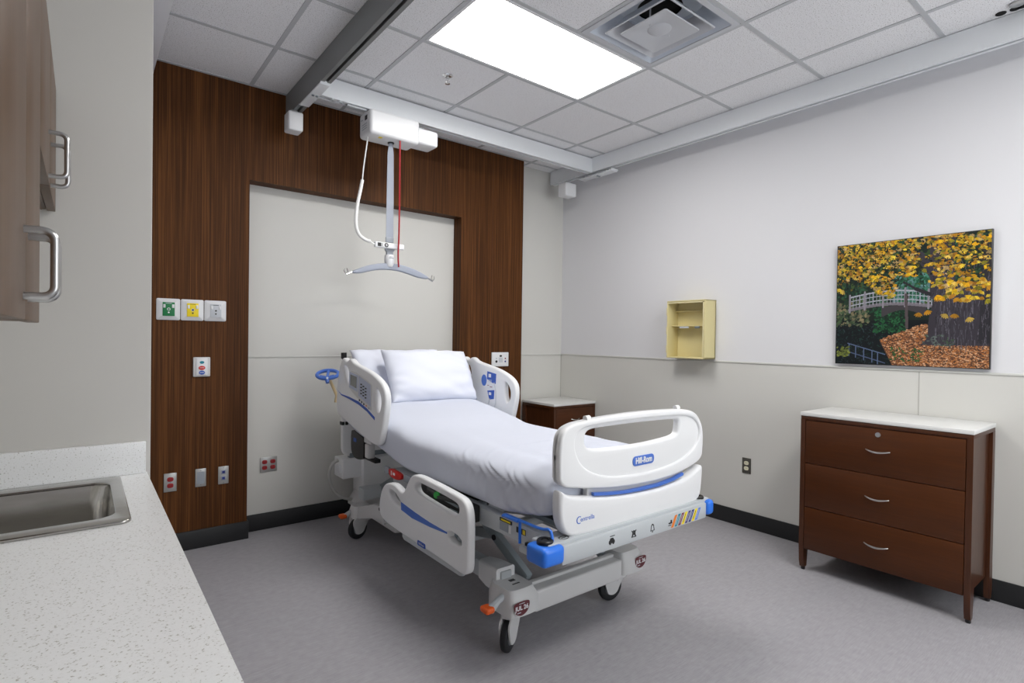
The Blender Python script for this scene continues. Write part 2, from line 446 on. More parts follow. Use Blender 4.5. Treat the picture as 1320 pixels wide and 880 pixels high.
# the prism axes: for axis y the 2D polygon is (x,z), for axis x it is (y,z)
A = rail('ceiling_rail', 'dark grey lift rail running from the wood panel towards the viewer, left of the light', 'y', -5.3, -.125, -2.757, -2.697, 2.868, H-.005, M['alum_d'], (-2.727,-2.7,2.868))
Bq = rail('ceiling_rail', 'pale grey lift rail running along the ceiling edge of the right wall', 'y', -5.3, -.035, -.215, -.15, 2.892, H-.005, M['alum'], (-.18,-2.7,2.892))
Cq = rail('ceiling_rail', 'bright white cross rail carrying the hoist between the two side rails', 'x', -2.68, -.215, -.60, -.535, 2.888, H-.012, M['alum'], (-1.45,-.57,2.888))
Bq.children[0]['label'] = 'pale grey aluminium channel'
b = B()
for y in (-3.42,-3.475,-3.50): b.lathe([(.022,0),(.022,.0025)], (-.25,y,H-.003), n=16)
b.each('ceiling_cutout', M['ductb'], Bq)
B().lathe([(.03,0),(.032,-.006),(.02,-.012),(.001,-.012)], (-.30,-3.49,H-.001)).build('flange', M['nickel'], Bq)
# trolleys of the cross rail under the side rails
for nm, xa, xb in (('trolley', -2.757, -2.697), ('trolley', -.215, -.13)):
    b = B().box((xa,-.82,2.858),(xb,-.43,2.866),.002)
    b.prism([(-.43,2.858),(-.43,2.866),(-.405,2.878),(-.402,2.872)], 'x', xa, xb).prism([(-.82,2.858),(-.82,2.866),(-.835,2.878),(-.838,2.872)], 'x', xa, xb)
    tr = b.build(nm, M['alum'], Cq)
    b = B()
    for y in (-.78,-.73,-.50,-.46): b.box(((xa+xb)/2-.008,y-.008,2.864),((xa+xb)/2+.008,y+.008,2.895),.002)
    b.each('trolley_wheel', M['white'], tr)
    B().tube([((xa+xb)/2+.012,-.64,2.855),((xa+xb)/2+.012,-.64,2.85)], .009, 8).tube([((xa+xb)/2-.012,-.64,2.855),((xa+xb)/2-.012,-.64,2.85)], .009, 8).each('bolt', M['steel_d'], tr)
# cable carrier clips under the left end of the cross rail
b = B()
for x in (-2.60,-2.55): b.prism([(-.604,2.886),(-.600,2.886),(-.600,2.866),(-.625,2.866),(-.625,2.870),(-.604,2.870)],'x',x-.008,x+.008)
B().box((-2.50,-.59,2.872),(-2.37,-.545,2.886),.003).build('cable_carrier', M['frame'], Cq)
b.each('cable_clip', M['frame'], Cq)
# end boxes below the side rails
def end_box(x0, x1, label):
    t = thing('rail_end_box', label, 'box', ((x0+x1)/2,-.30,2.72))
    B().box((x0,-.35,2.72),(x1,-.24,2.845),.012,3).build('housing', M['white'], t)
    B().box(((x0+x1)/2-.02,-.31,2.845),((x0+x1)/2+.02,-.28,2.866)).build('bracket', M['nickel'], t)
    return t
end_box(-2.80,-2.705,'white plastic box hanging under the far end of the dark left rail')
end_box(-.30,-.16,'white plastic box hanging under the rail end in the right corner')

# ------------------------------------------------------------------ hoist
t = thing('patient_hoist', 'white patient lift with strap and grey spreader bar hanging from the cross rail', 'patient lift', (-2.2,-.62,1.77))
body = B().box((-2.395,-.715,2.69),(-2.035,-.53,2.852),.022,4).build('motor_housing', M['white'], t)
B().box((-2.045,-.708,2.705),(-1.885,-.56,2.812),.016,3).build('battery_pack', M['white'], t)
b = B()
for i in range(3): b.box((-2.02+i*.018,-.66,2.80),(-2.01+i*.018,-.60,2.835),.002)
b.box((-1.93,-.66,2.80),(-1.915,-.60,2.83),.002)
b.each('contact_pin', M['grey_l'], t)
B().box((-2.35,-.585,2.845),(-2.05,-.55,2.892)).build('carriage', M['grey_m'], t)
b = B().box((-2.3956,-.665,2.79),(-2.394,-.625,2.82)); b.build('label_mark', M['black'], body)
b = B()
for z in (2.765,2.75,2.735): b.box((-2.3956,-.66,z),(-2.394,-.58,z+.004))
b.box((-2.3956,-.59,2.80),(-2.394,-.565,2.806)); b.each('print_line', M['grey_m'], body)
B().box((-2.315,-.68,2.6895),(-2.29,-.65,2.691)).build('warning_label', M['yellow'], body)
B().lathe([(.022,0),(.022,-.006),(.012,-.007),(.012,.004)], (-2.205,-.62,2.69)).build('strap_outlet', M['black'], body)
b = B().loft([[(-2.206+sx*w,-.62+sy*.0015,z) for sx,sy in ((-1,-1),(1,-1),(1,1),(-1,1))] for w,z in ((.012,2.69),(.022,2.62),(.026,2.3),(.027,2.03))])
b.build('strap', M['strapm'], t)
B().box((-2.236,-.626,2.01),(-2.178,-.614,2.045),.003).build('strap_buckle', M['grey_m'], t)
hand = B().box((-2.325,-.655,1.965),(-2.112,-.628,2.002),.006,3).build('hand_control', M['white'], t)
B().box((-2.308,-.6565,1.972),(-2.282,-.654,1.996)).box((-2.276,-.6565,1.972),(-2.273,-.654,1.996)).build('display', M['black'], hand)
B().lathe([(.014,-.6572),(.014,-.654)], (-2.245,0,1.984), 'y', 20).build('button', M['black'], hand)
B().box((-2.253,-.6582,1.982),(-2.237,-.657,1.986)).box((-2.247,-.6582,1.976),(-2.243,-.657,1.992)).build('button_symbol', M['white'], hand)
B().prism([(-2.24,1.966),(-2.172,1.966),(-2.175,1.955),(-2.185,1.945),(-2.185,1.925),(-2.228,1.925),(-2.228,1.945),(-2.237,1.955)], 'y', -.63, -.61).build('coupling', M['grey_m'], t)
b = B().lathe([(.029,1.925),(.032,1.92),(.033,1.885),(.030,1.862),(.022,1.845),(.001,1.838)], (-2.207,-.62,0), 'z'); hb = b.build('bar_joint', M['white'], t)
B().box((-2.224,-.6535,1.898),(-2.19,-.652,1.903)).box((-2.22,-.6535,1.908),(-2.20,-.652,1.911)).each('print_line', M['grey_m'], hb)
top = [(-2.47,1.793),(-2.43,1.812),(-2.36,1.842),(-2.28,1.862),(-2.207,1.870),(-2.13,1.868),(-2.05,1.853),(-1.98,1.832),(-1.93,1.810),(-1.905,1.797)]
bot = [(-1.91,1.783),(-1.95,1.784),(-2.0,1.79),(-2.06,1.806),(-2.13,1.820),(-2.207,1.824),(-2.28,1.818),(-2.35,1.802),(-2.40,1.785),(-2.44,1.779),(-2.47,1.779)]
sb = plate('spreader_bar', chaikin(top+bot,1), [], 'y', -.62, .03, M['barm'], t, bev=.008)
for s, x, z in ((-1,-2.468,1.786),(1,-1.908,1.790)):
    b = B().tube([(x,-.62,z),(x+s*.04,-.62,z-.018)], .006, 8)
    b.tube([(x+s*.04,-.62,z-.018),(x+s*.028,-.62,z+.004),(x+s*.036,-.62,z+.024)], .003, 6)
    b.tube([(x+s*.045,-.62,z-.014),(x+s*.055,-.62,z+.006),(x+s*.05,-.62,z+.020)], .003, 6)
    b.build('hook', M['chrome'], sb)
cb = [(-2.372,-.62,2.695),(-2.374,-.62,2.66),(-2.388,-.62,2.56),(-2.401,-.62,2.46),(-2.405,-.62,2.40)]
B().tube(chaikin(cb,2,False), .0045, 8).build('thin_cable', M['hcable'], t)
cc = [(-2.405,-.62,2.40),(-2.42,-.62,2.32),(-2.441,-.62,2.22),(-2.448,-.62,2.13),(-2.442,-.62,2.07),(-2.42,-.62,2.03),(-2.38,-.63,2.004),(-2.352,-.64,1.998)]
cc = chaikin(cc,3,False)
B().tube(cc, [.0105+.0012*(i%2) for i in range(len(cc))], 10).tube([(-2.352,-.64,1.998),(-2.335,-.642,1.986),(-2.318,-.642,1.984)], .005, 8).build('coiled_cable', M['hcable'], t)
B().tube(chaikin([(-2.172,-.69,2.692),(-2.172,-.69,2.5),(-2.168,-.685,2.25),(-2.166,-.68,2.05),(-2.168,-.672,1.92),(-2.158,-.665,1.842)],2,False), .006, 8).build('emergency_cord', M['redcord'], t)

# ------------------------------------------------------------------ hospital bed
BX = -1.985
bed = thing('hospital_bed', 'white electric hospital bed frame on casters, head end against the recess', 'hospital bed', (BX,-1.4,0))
# base
b = B()
for x in (-2.35, -1.62): b.box((x-.03,-2.16,.242),(x+.03,-.98,.322),.006)
b.box((-2.33,-.52,.235),(-1.64,-.43,.315),.006); b.box((-2.33,-1.10,.25),(-1.64,-1.04,.31),.006); b.box((-2.33,-1.62,.25),(-1.64,-1.57,.30),.006)
base = b.build('base_frame', M['frame'], bed)
B().box((-2.29,-2.29,.165),(-1.68,-2.20,.262),.012,3).box((-2.30,-2.235,.255),(-1.67,-2.205,.275),.005).build('foot_crossbeam', M['bedg'], bed)
def corner(x0, x1, y0, y1, z0=.172, z1=.29):
    s = [(x0+.02,y0),(x1-.02,y0),(x1,y0+.03),(x1,y1),(x0,y1),(x0,y0+.03)]
    s2 = [(x0+.035,y0+.03),(x1-.03,y0+.03),(x1-.015,y0+.05),(x1-.015,y1-.01),(x0+.015,y1-.01),(x0+.015,y0+.05)]
    P = lambda pts, z: [(u,v,z) for u,v in chaikin(pts,2)]
    return B().loft([P(s2,z0), P(s,z0+.015), P(s,z1-.04), P(s2,z1)]).build('corner_cover', M['bedg'], bed, 40)
cfl = corner(-2.44,-2.27,-2.31,-2.10)
cfr = corner(-1.73,-1.555,-2.31,-2.10)
chl = corner(-2.42,-2.28,-.59,-.45, .11,.215); chr_ = corner(-1.70,-1.555,-.59,-.45,.11,.215)
gs = B().prism([(-.60,.225),(-.82,.298),(-.955,.316),(-1.0,.228),(-.99,.216),(-.965,.218),(-.955,.24),(-.83,.213),(-.60,.15)], 'x', -2.40, -2.388).build('side_gusset', M['bedg'], bed)
B().lathe([(.010,-2.4035),(.010,-2.399)], (0,-.935,.298), 'x', 14).build('gusset_screw', M['dark'], gs)
for x in (-2.35, -1.62):
    B().loft([[(x+u,y,.285+v) for u,v in rrect(-.034-g,-.048-g*.6,.034+g,.042+g*.6,.012,3)] for y,g in ((-1.99,.002),(-2.06,.014),(-2.15,.018))]).build('rail_collar', M['bedw'], bed)
# month sticker on the foot corners
def sticker(cov, x, y, z):
    pts = chaikin([(x-.045,z+.012),(x-.038,z+.028),(x+.038,z+.028),(x+.045,z+.012),(x+.035,z-.018),(x+.012,z-.032),(x-.012,z-.032),(x-.035,z-.018)],2)
    o = plate('sticker', pts, [], 'y', y, .0012, M['wine'], cov, bev=.0003, res=0)
    text('sticker_text', 'JUL 26', .026, (x,y-.0008,z+.001), 'y', M['white'], cov, bold=.0008)
    B().box((x-.025,y-.0009,z-.02),(x-.005,y-.0005,z-.016)).box((x-.015,y-.0009,z+.018),(x+.015,y-.0005,z+.021)).each('sticker_line', M['grey_l'], cov)
sticker(cfl, -2.385, -2.3115, .226); sticker(cfr, -1.60, -2.3115, .235)
B().box((-2.36,-2.20,.2895),(-2.33,-2.18,.2905)).box((-2.37,-2.23,.2895),(-2.33,-2.222,.2905)).each('print_mark', M['black'], cfl)

def caster(px, py, az, topz):
    """swivel caster: pivot, fork with side covers, tyre"""
    ang = math.radians(az)
    Mx = Matrix.Translation((px,py,0)) @ Matrix.Rotation(ang+PI/2, 4, 'Z')      # local -y is the axle direction shown
    c = B(Mx); off = -.037; r = .072
    side = [(off-.036,.06),(off-.03,.045),(off,.034),(off+.03,.045),(off+.045,.075),(off+.075,.12),(off+.08,topz-.02),(off+.07,topz),(off-.02,topz),(off-.03,.15),(off-.052,.135),(off-.05,.10)]
    side = chaikin(side,2)
    c.prism(side,'y',-.026,-.018); c.prism(side,'y',.018,.026); c.box((off-.035,-.022,.150),(off+.075,.022,topz),.008)
    c.lathe([(.028,.10),(.028,topz+.03)], (0,0,0), 'z', 20)
    fk = c.build('caster', M['bedg'], bed, 40)
    w = B(Mx); w.lathe([(.045,-.0145),(.062,-.0155),(.070,-.011),(r,-.003),(r,.003),(.070,.011),(.062,.0155),(.045,.0145)], (off,0,r), 'y', 36); w.build('tyre', M['rubber'], fk)
    w = B(Mx); w.lathe([(.001,-.016),(.03,-.0165),(.047,-.0135),(.047,.0135),(.03,.0165),(.001,.016)], (off,0,r), 'y', 28); w.build('hub', M['hub'], fk)
caster(-2.35,-2.20,300,.19); caster(-1.63,-2.17,262,.19); caster(-2.35,-.55,285,.14); caster(-1.63,-.55,265,.14)
for x, y, z in ((-2.43,-2.235,.232),(-2.385,-.50,.155)):
    p = B().tube([(x+.03,y,z+.03),(x-.03,y-.005,z+.018),(x-.075,y-.01,z-.008)], [.016,.015,.02], 10).build('brake_pedal', M['frame'], bed)
    B().box((x-.108,y-.035,z-.014),(x-.062,y+.02,z+.012),.01,3).build('pedal_pad', M['orange'], p)
# lifting arms
def bar(p, q, w, h):
    p, q = Vector(p), Vector(q); d = q-p; L = d.length
    R = d.to_track_quat('X','Z').to_matrix().to_4x4()
    return B(Matrix.Translation((p+q)/2) @ R).box((-L/2,-w/2,-h/2),(L/2,w/2,h/2),.006,2)
for x in (-2.235, -1.735):
    a = bar((x,-2.175,.262),(x,-1.50,.60),.035,.052).build('lift_arm', M['arm'], bed)
    B().tube([(x-.024,-1.93,.385),(x+.024,-1.93,.385)], .014, 14).build('pivot_pin', M['black'], a)
    bar((x+.03,-1.93,.385),(x+.03,-1.30,.27),.03,.05).build('lift_arm', M['frame'], bed)
    bar((x+.05,-.50,.30),(x+.05,-1.10,.60),.03,.05).build('lift_arm', M['steel_d'], bed)
# upper frame and deck
b = B()
for s in (-1,1):
    x = BX+s*.425
    b.box((x-.025,-2.50,.525),(x+.025,-1.18,.602),.008)
b.box((-2.40,-1.2,.53),(-1.57,-1.12,.59),.006); b.box((-2.40,-2.0,.53),(-1.57,-1.93,.59),.006)
uf = b.build('deck_frame', M['frame'], bed)
B().box((-2.33,-2.49,.598),(-1.64,-1.46,.622),.008).build('seat_deck', M['steel_d'], bed)
bar((-1.985,-1.45,.612),(-1.985,-.38,.765),.66,.026).build('back_deck', M['steel_d'], bed)
b = B().tube([(-2.25,-1.25,.57),(-2.25,-2.0,.57)], .032, 14).box((-2.39,-1.95,.55),(-2.30,-1.60,.60),.01).tube([(-2.33,-1.6,.60),(-2.36,-1.8,.61),(-2.34,-2.0,.58)], .012, 8)
b.build('actuator', M['dark'], bed)
B().box((-2.474,-2.07,.535),(-2.438,-1.47,.612),.006).tube([(-2.476,-1.66,.60),(-2.478,-1.78,.585),(-2.474,-1.95,.60)], .010, 8).build('side_mechanism', M['dark'], bed)
B().tube([(-2.475,-1.66,.592),(-2.475,-1.95,.578)], .006, 8).build('side_cable', M['steel_d'], bed)
B().tube([(-2.474,-1.76,.592),(-2.488,-1.765,.594)], .017, 12).build('release_knob', M['greenb'], bed)
# warning labels on the frame side, near the foot
x = BX-.451
for y0, y1, z0, z1, m in ((-2.215,-2.30,.583,.598,'black'),(-2.225,-2.29,.587,.594,'yellow'),(-2.215,-2.275,.545,.581,'grey_m'),(-2.33,-2.39,.565,.588,'black'),(-2.372,-2.388,.568,.586,'yellow'),(-2.278,-2.295,.545,.578,'white')):
    B().box((x+(-.0014 if m == 'yellow' else -.0007),y1,z0),(x+.001,y0,z1)).build('frame_label', M[m], uf)
B().box((x-.03,-2.50,.505),(x+.01,-2.38,.532),.008).build('side_bracket', M['frame'], uf)
B().box((x-.012,-2.455,.533),(x+.0,-2.40,.545)).build('bracket_slot', M['black'], uf)
# blue line holder
x = -2.462
B().tube(chaikin([(x,-2.27,.622),(x-.01,-2.31,.63),(x,-2.37,.632),(x,-2.42,.633),(x,-2.52,.634),(x,-2.565,.648),(x,-2.578,.62),(x,-2.578,.595)],1,False), .006, 8).tube([(x,-2.385,.632),(x-.006,-2.392,.59),(x-.008,-2.395,.545)], .006, 8)\
  .box((x-.012,-2.38,.622),(x+.012,-2.28,.636),.005).build('line_holder', M['blue_b'], bed)
# foot beam
fbm = B().box((-2.44,-2.612,.517),(-1.49,-2.50,.592),.008).box((-2.50,-2.60,.585),(-1.45,-2.50,.606),.006).build('foot_beam', M['frame'], bed)
for x0, x1 in ((-2.54,-2.432),(-1.492,-1.436)):
    B().box((x0,-2.622,.528),(x1,-2.51,.600),.018,3).build('corner_bumper', M['blue_b'], fbm)
for x in (-2.487,-1.50):
    s = B().lathe([(.032,.600),(.032,.612),(.028,.616),(.016,.616),(.015,.608),(.001,.608)], (x,-2.565,0), 'z', 24).build('pole_socket', M['black'], fbm)
    B().lathe([(.012,.608),(.011,.613),(.001,.614)], (x,-2.565,0), 'z', 14).build('socket_cap', M['dark'], s)
plate('warning_ring', circ(-2.40,-2.575,.024,.016), [circ(-2.40,-2.575,.020,.012)], 'z', .6063, .0012, M['black'], fbm, bev=.0003, res=0)
B().box((-2.412,-2.577,.606),(-2.388,-2.573,.6072)).build('warning_bar', M['black'], fbm)
# symbols on the foot beam
yb = -2.6125
def flatb(): return B()
b = flatb(); b.box((-2.185,yb-.0006,.545),(-2.15,yb+.001,.555)).prism([(-2.183,.555),(-2.175,.566),(-2.16,.566),(-2.152,.555)],'y',yb-.0006,yb+.001).lathe([(.005,yb-.0007),(.005,yb+.001)],(-2.177,0,.544),'y',12).lathe([(.005,yb-.0007),(.005,yb+.001)],(-2.158,0,.544),'y',12).box((-2.178,yb-.0006,.572),(-2.15,yb+.001,.575))
b.build('bed_symbol', M['black'], fbm)
bell = [(-.011,0),(-.009,.004),(-.007,.016),(-.003,.022),(.003,.022),(.007,.016),(.009,.004),(.011,0)]
def outline(x, z, k): return [(x+u*k,z+v*k) for u,v in bell]
m1 = plate_mesh(outline(-1.905,.541,1.35), [outline(-1.905,.5437,.98)], 'y', yb, .0014, .0002, 0); 
join_meshes('bell_symbol', [m1], M['black'], fbm, 0)
B().box((-1.909,yb-.0007,.535),(-1.901,yb+.001,.539)).build('bell_clapper', M['black'], fbm)
m1 = plate_mesh(outline(-2.03,.540,1.3), [outline(-2.03,.543,.85)], 'y', yb, .0014, .0002, 0)
join_meshes('muted_bell_symbol', [m1], M['black'], fbm, 0)
for s in (-1,1): B(Matrix.Translation((-2.03,yb,.555)) @ Matrix.Rotation(s*.75,4,'Y')).box((-.02,-.0008,-.002),(.02,.001,.002)).build('cross_stroke', M['black'], fbm)
cols = ['orange_p','teal','maroon','yellow','purple','navy','yellow','lblue']
for i, c in enumerate(cols):
    xo = -1.772+i*.0265
    B().prism([(xo,.526),(xo+.017,.526),(xo+.046,.578),(xo+.029,.578)], 'y', yb-.0006, yb+.001).build('stripe_label', M[c], fbm)
    if i: B().prism([(xo+.0085,.534),(xo+.0115,.534),(xo+.0325,.571),(xo+.0295,.571)], 'y', yb-.0009, yb+.001).build('stripe_print', M['grey_l' if c != 'yellow' else 'dark'], fbm)
B().box((-1.79,yb-.0006,.546),(-1.765,yb+.001,.552)).box((-1.776,yb-.0006,.552),(-1.766,yb+.001,.562)).box((-1.792,yb-.0006,.538),(-1.772,yb+.001,.541)).build('patient_symbol', M['black'], fbm)

# footboard
FU = [(-2.428,.804),(-2.431,.88),(-2.431,.94),(-2.424,.995),(-2.398,1.024),(-2.355,1.038),(-2.30,1.044),(-2.137,1.053),(-1.936,1.056),(-1.682,1.050),(-1.59,1.040),(-1.53,1.016),(-1.492,.968),(-1.478,.925),(-1.478,.855),(-1.487,.795),(-1.59,.766),(-1.704,.748),(-1.82,.742),(-1.93,.742),(-2.06,.748),(-2.20,.762),(-2.32,.782)]
FH = [(-2.288,.985),(-2.266,1.006),(-2.20,1.010),(-1.924,1.010),(-1.69,1.004),(-1.662,.994),(-1.668,.950),(-1.680,.930),(-1.767,.921),(-1.922,.914),(-2.085,.916),(-2.25,.924),(-2.286,.945)]
SH = [(-2.352,.940),(-2.348,.990),(-2.310,1.016),(-2.245,1.024),(-1.95,1.027),(-1.68,1.020),(-1.60,1.012),(-1.535,.985),(-1.505,.935),(-1.52,.885),(-1.57,.842),(-1.66,.812),(-1.77,.795),(-1.90,.788),(-2.05,.794),(-2.17,.808),(-2.26,.838),(-2.32,.880)]
ma = plate_mesh(chaikin(FU,2), [chaikin(FH,2)], 'y', -2.552, .040, .014, 4)
mb = plate_mesh(chaikin(FU,2), [chaikin(SH,2)], 'y', -2.556, .050, .010, 4)
fb = join_meshes('footboard', [ma,mb], M['bedw'], bed)
FL = [(-2.432,.792),(-2.405,.778),(-2.385,.765),(-2.33,.752),(-2.267,.742),(-2.17,.727),(-2.08,.717),(-1.92,.708),(-1.76,.708),(-1.612,.727),(-1.53,.757),(-1.492,.772),(-1.488,.740),(-1.495,.669),(-1.506,.620),(-1.538,.600),(-1.60,.596),(-1.815,.594),(-2.077,.594),(-2.30,.597),(-2.371,.603),(-2.405,.624),(-2.427,.665),(-2.434,.710)]
plate('lower_panel', chaikin(FL,2), [], 'y', -2.562, .054, M['bedw'], fb, bev=.016, res=4)
plate('bridge', [(-2.25,.76),(-2.1,.742),(-1.93,.733),(-1.80,.735),(-1.64,.752),(-1.64,.765),(-1.80,.75),(-1.93,.748),(-2.1,.757),(-2.25,.775),(-2.25,.80),(-1.64,.80),(-1.64,.70),(-2.25,.70)][:0] or [(-2.26,.73),(-2.26,.80),(-1.63,.80),(-1.63,.71)], [], 'y', -2.548, .026, M['bedg'], fb, bev=.003)
ST = [(-2.247,.743),(-2.15,.730),(-2.06,.721),(-1.95,.716),(-1.82,.716),(-1.72,.725),(-1.645,.739),(-1.643,.751),(-1.72,.737),(-1.82,.729),(-1.95,.729),(-2.06,.733),(-2.15,.742),(-2.247,.755)]
plate('accent_stripe', ST, [], 'y', -2.578, .016, M['blue'], fb, bev=.001, res=0)
for x, z in ((-2.262,1.049),(-1.665,1.052)): B().tube([(x-.012,-2.555,z),(x+.012,-2.555,z+.001)], [.013,.012], 12).build('handle_nub', M['bedw'], fb)
plate('logo_badge', rrect(-1.997,.824,-1.853,.866,.018), [], 'y', -2.5735, .004, M['blue'], fb, bev=.001, res=1)
text('logo_text', 'Hill-Rom', .036, (-1.925,-2.5762,.845), 'y', M['white'], fb, bold=.0012, sx=.86)
text('model_text', 'entrella', .026, (-2.286,-2.5895,.664), 'y', M['blue'], fb, depth=.0004)
plate('model_mark', [(-2.332+.015*math.cos(a),.664+.015*math.sin(a)) for a in [math.radians(50+q*12.5) for q in range(21)]]+[(-2.331+.011*math.cos(a),.664+.0118*math.sin(a)) for a in [math.radians(300-q*12.5) for q in range(21)]], [], 'y', -2.5895, .0012, M['blue'], fb, bev=.0002, res=0)

# side rails
HR = [(-.491,1.205),(-.448,1.15),(-.424,1.06),(-.405,.95),(-.405,.88),(-.432,.838),(-.50,.817),(-.612,.800),(-.768,.764),(-.914,.735),(-1.005,.722),(-1.071,.720),(-1.105,.742),(-1.128,.80),(-1.16,.90),(-1.178,.98),(-1.17,1.045),(-1.135,1.085),(-1.07,1.117),(-.96,1.150),(-.83,1.172),(-.70,1.194),(-.665,1.216),(-.63,1.222),(-.60,1.205),(-.57,1.203),(-.545,1.220),(-.515,1.222)]
H1 = [(-.535,1.175),(-.575,1.168),(-.612,1.150),(-.628,1.10),(-.622,1.058),(-.605,1.052),(-.58,1.085),(-.555,1.13)]
H2 = [(-1.045,1.066),(-1.08,1.05),(-1.112,1.01),(-1.114,.965),(-1.095,.925),(-1.075,.918),(-1.058,.945),(-1.048,1.0)]
def head_rail(x, outward):
    return plate('head_side_rail', chaikin(HR,1), [chaikin(H1,2),chaikin(H2,2)], 'x', x, .042, M['bedw'], bed, bev=.013, res=4)
hr = head_rail(-2.464, -1)
xo = -2.4852
STR = [(-.43,1.000),(-.50,.970),(-.635,.957),(-.79,.937),(-.92,.908),(-1.034,.868),(-1.034,.887),(-.92,.927),(-.79,.957),(-.635,.972),(-.50,.978)]
plate('accent_stripe', STR, [], 'x', xo+.0005, .003, M['blue_d'], hr, bev=.0006, res=0)
cp = plate('control_panel', chaikin([(-.635,1.150),(-.79,1.133),(-.985,1.082),(-1.0,1.06),(-.995,.93),(-.98,.918),(-.80,.968),(-.65,1.022),(-.635,1.04)],1), [], 'x', xo, .004, M['bedg'], hr, bev=.001, res=1)
plate('screen_bezel', [(-.646,1.135),(-.783,1.121),(-.778,1.015),(-.640,1.035)], [], 'x', xo-.002, .003, M['key'], cp, bev=.0006, res=0)
plate('screen', [(-.664,1.120),(-.765,1.109),(-.762,1.037),(-.660,1.052)], [], 'x', xo-.0035, .002, M['screen'], cp, bev=.0004, res=0)
plate('keypad', [(-.797,1.120),(-.975,1.075),(-.98,.945),(-.792,.993)], [], 'x', xo-.002, .003, M['key'], cp, bev=.0006, res=0)
for i in range(4):
    for j in range(3):
        y, z = -.825-j*.034, 1.072-i*.019-j*.010
        B().box((xo-.0042,y-.026,z-.009),(xo-.003,y,z)).build('key_button', M['dark'], cp)
for j in range(3): B().lathe([(.007,xo-.004),(.007,xo)], (0,-.81-j*.034,.967-j*.009), 'x', 12).build('round_button', M['dark'], cp)
for j in range(2): B().lathe([(.006,xo-.004),(.006,xo)], (0,-.915-j*.04,.942-j*.011), 'x', 12).build('round_button', M['orange_p' if j == 0 else 'grey_m'], cp)
hf = head_rail(-1.506, 1)
xi = -1.5272
plate('round_label', circ(-.80,1.058,.033,.042), [], 'x', xi-.0003, .0015, M['blue'], hf, bev=.0003, res=0)
b0 = plate('tag_card', [(-.842,1.126),(-.95,1.112),(-.945,1.04),(-.90,1.046),(-.838,1.07)], [], 'x', xi-.001, .003, M['blue_d'], hf, bev=.0006, res=0)
B().box((xi-.0032,-.89,1.083),(xi-.002,-.86,1.108)).build('card_window', M['white'], b0)
for k in range(3): B().box((xi-.0032,-.90,1.062-k*.007),(xi-.002,-.855,1.065-k*.007)).build('card_print', M['grey_l'], b0)
b1 = plate('strap_card', [(-.840,1.066),(-.93,1.05),(-.92,.99),(-.838,1.0)], [], 'x', xi-.0005, .002, M['white'], hf, bev=.0004, res=0)
B().box((xi-.0022,-.865,1.022),(xi-.001,-.845,1.026)).box((xi-.0022,-.905,1.012),(xi-.001,-.875,1.017)).each('card_print', M['maroon'], b1)
plate('lower_tag', [(-.845,.985),(-.93,.995),(-.925,.93),(-.87,.922)], [], 'x', xi-.001, .003, M['blue_d'], hf, bev=.0006, res=0)
B().box((xi-.0032,-.895,.955),(xi-.002,-.865,.975)).build('tag_window', M['white'], hf)
loop = [(xi-.004,-.88,.93),(xi-.004,-.86,.88),(xi-.004,-.90,.84),(xi-.004,-.95,.88),(xi-.004,-.955,.98),(xi-.004,-.93,1.05)]
B().tube(chaikin(loop,2,False), .0025, 6).build('tag_cord', M['grey_l'], hf)
# lowered foot-end side rail (near side)
LR = [(-1.225,.42),(-1.245,.50),(-1.285,.548),(-1.33,.568),(-1.40,.580),(-1.455,.568),(-1.50,.552),(-1.535,.575),(-1.565,.625),(-1.60,.662),(-1.65,.680),(-1.80,.677),(-2.04,.664),(-2.095,.652),(-2.122,.615),(-2.130,.55),(-2.130,.42),(-2.128,.352),(-2.10,.327),(-2.04,.327),(-1.9,.334),(-1.6,.338),(-1.34,.343),(-1.26,.358),(-1.232,.385)]
G1 = [(-1.345,.535),(-1.40,.540),(-1.455,.522),(-1.492,.497),(-1.487,.474),(-1.42,.478),(-1.36,.495)]
G2 = [(-1.640,.622),(-1.665,.643),(-1.72,.645),(-2.0,.632),(-2.045,.622),(-2.052,.598),(-2.03,.570),(-1.98,.566),(-1.68,.585),(-1.648,.600)]
G3 = [(-1.960,.492),(-2.072,.482),(-2.072,.440),(-1.963,.445)]
lr = plate('foot_side_rail', chaikin(LR,2), [chaikin(G1,2),chaikin(G2,2),chaikin(G3,1)], 'x', -2.52, .042, M['bedw'], bed, bev=.012, res=4)
plate('accent_stripe', [(-1.497,.505),(-1.502,.464),(-1.62,.452),(-1.80,.458),(-1.955,.470),(-1.955,.478),(-1.80,.480),(-1.65,.490)], [], 'x', -2.5405, .004, M['blue'], lr, bev=.0008, res=0)
plate('rail_badge', rrect(-1.76,.337,-1.68,.362,.008), [], 'x', -2.541, .004, M['blue_d'], lr, bev=.0008, res=0)
text('rail_badge_text', 'Hill-Rom', .015, (-2.5434,-1.72,.349), 'x', M['grey_l'], lr)
B().prism([(-1.46,.345),(-1.46,.305),(-1.48,.295),(-2.02,.293),(-2.045,.30),(-2.05,.34)], 'x', -2.512, -2.498).build('rail_skirt', M['frame'], bed)
for a, c, z in ((-1.75,-1.60,.34),(-1.95,-1.88,.40)): B().box((-2.50,a,z),(-2.476,c,.56),.006).build('rail_hinge', M['steel_d'], bed)
for x in (-2.445, -1.555): B().box((x-.018,-.93,.70),(x+.018,-.82,.80),.01).build('rail_mount', M['bedg'], bed)
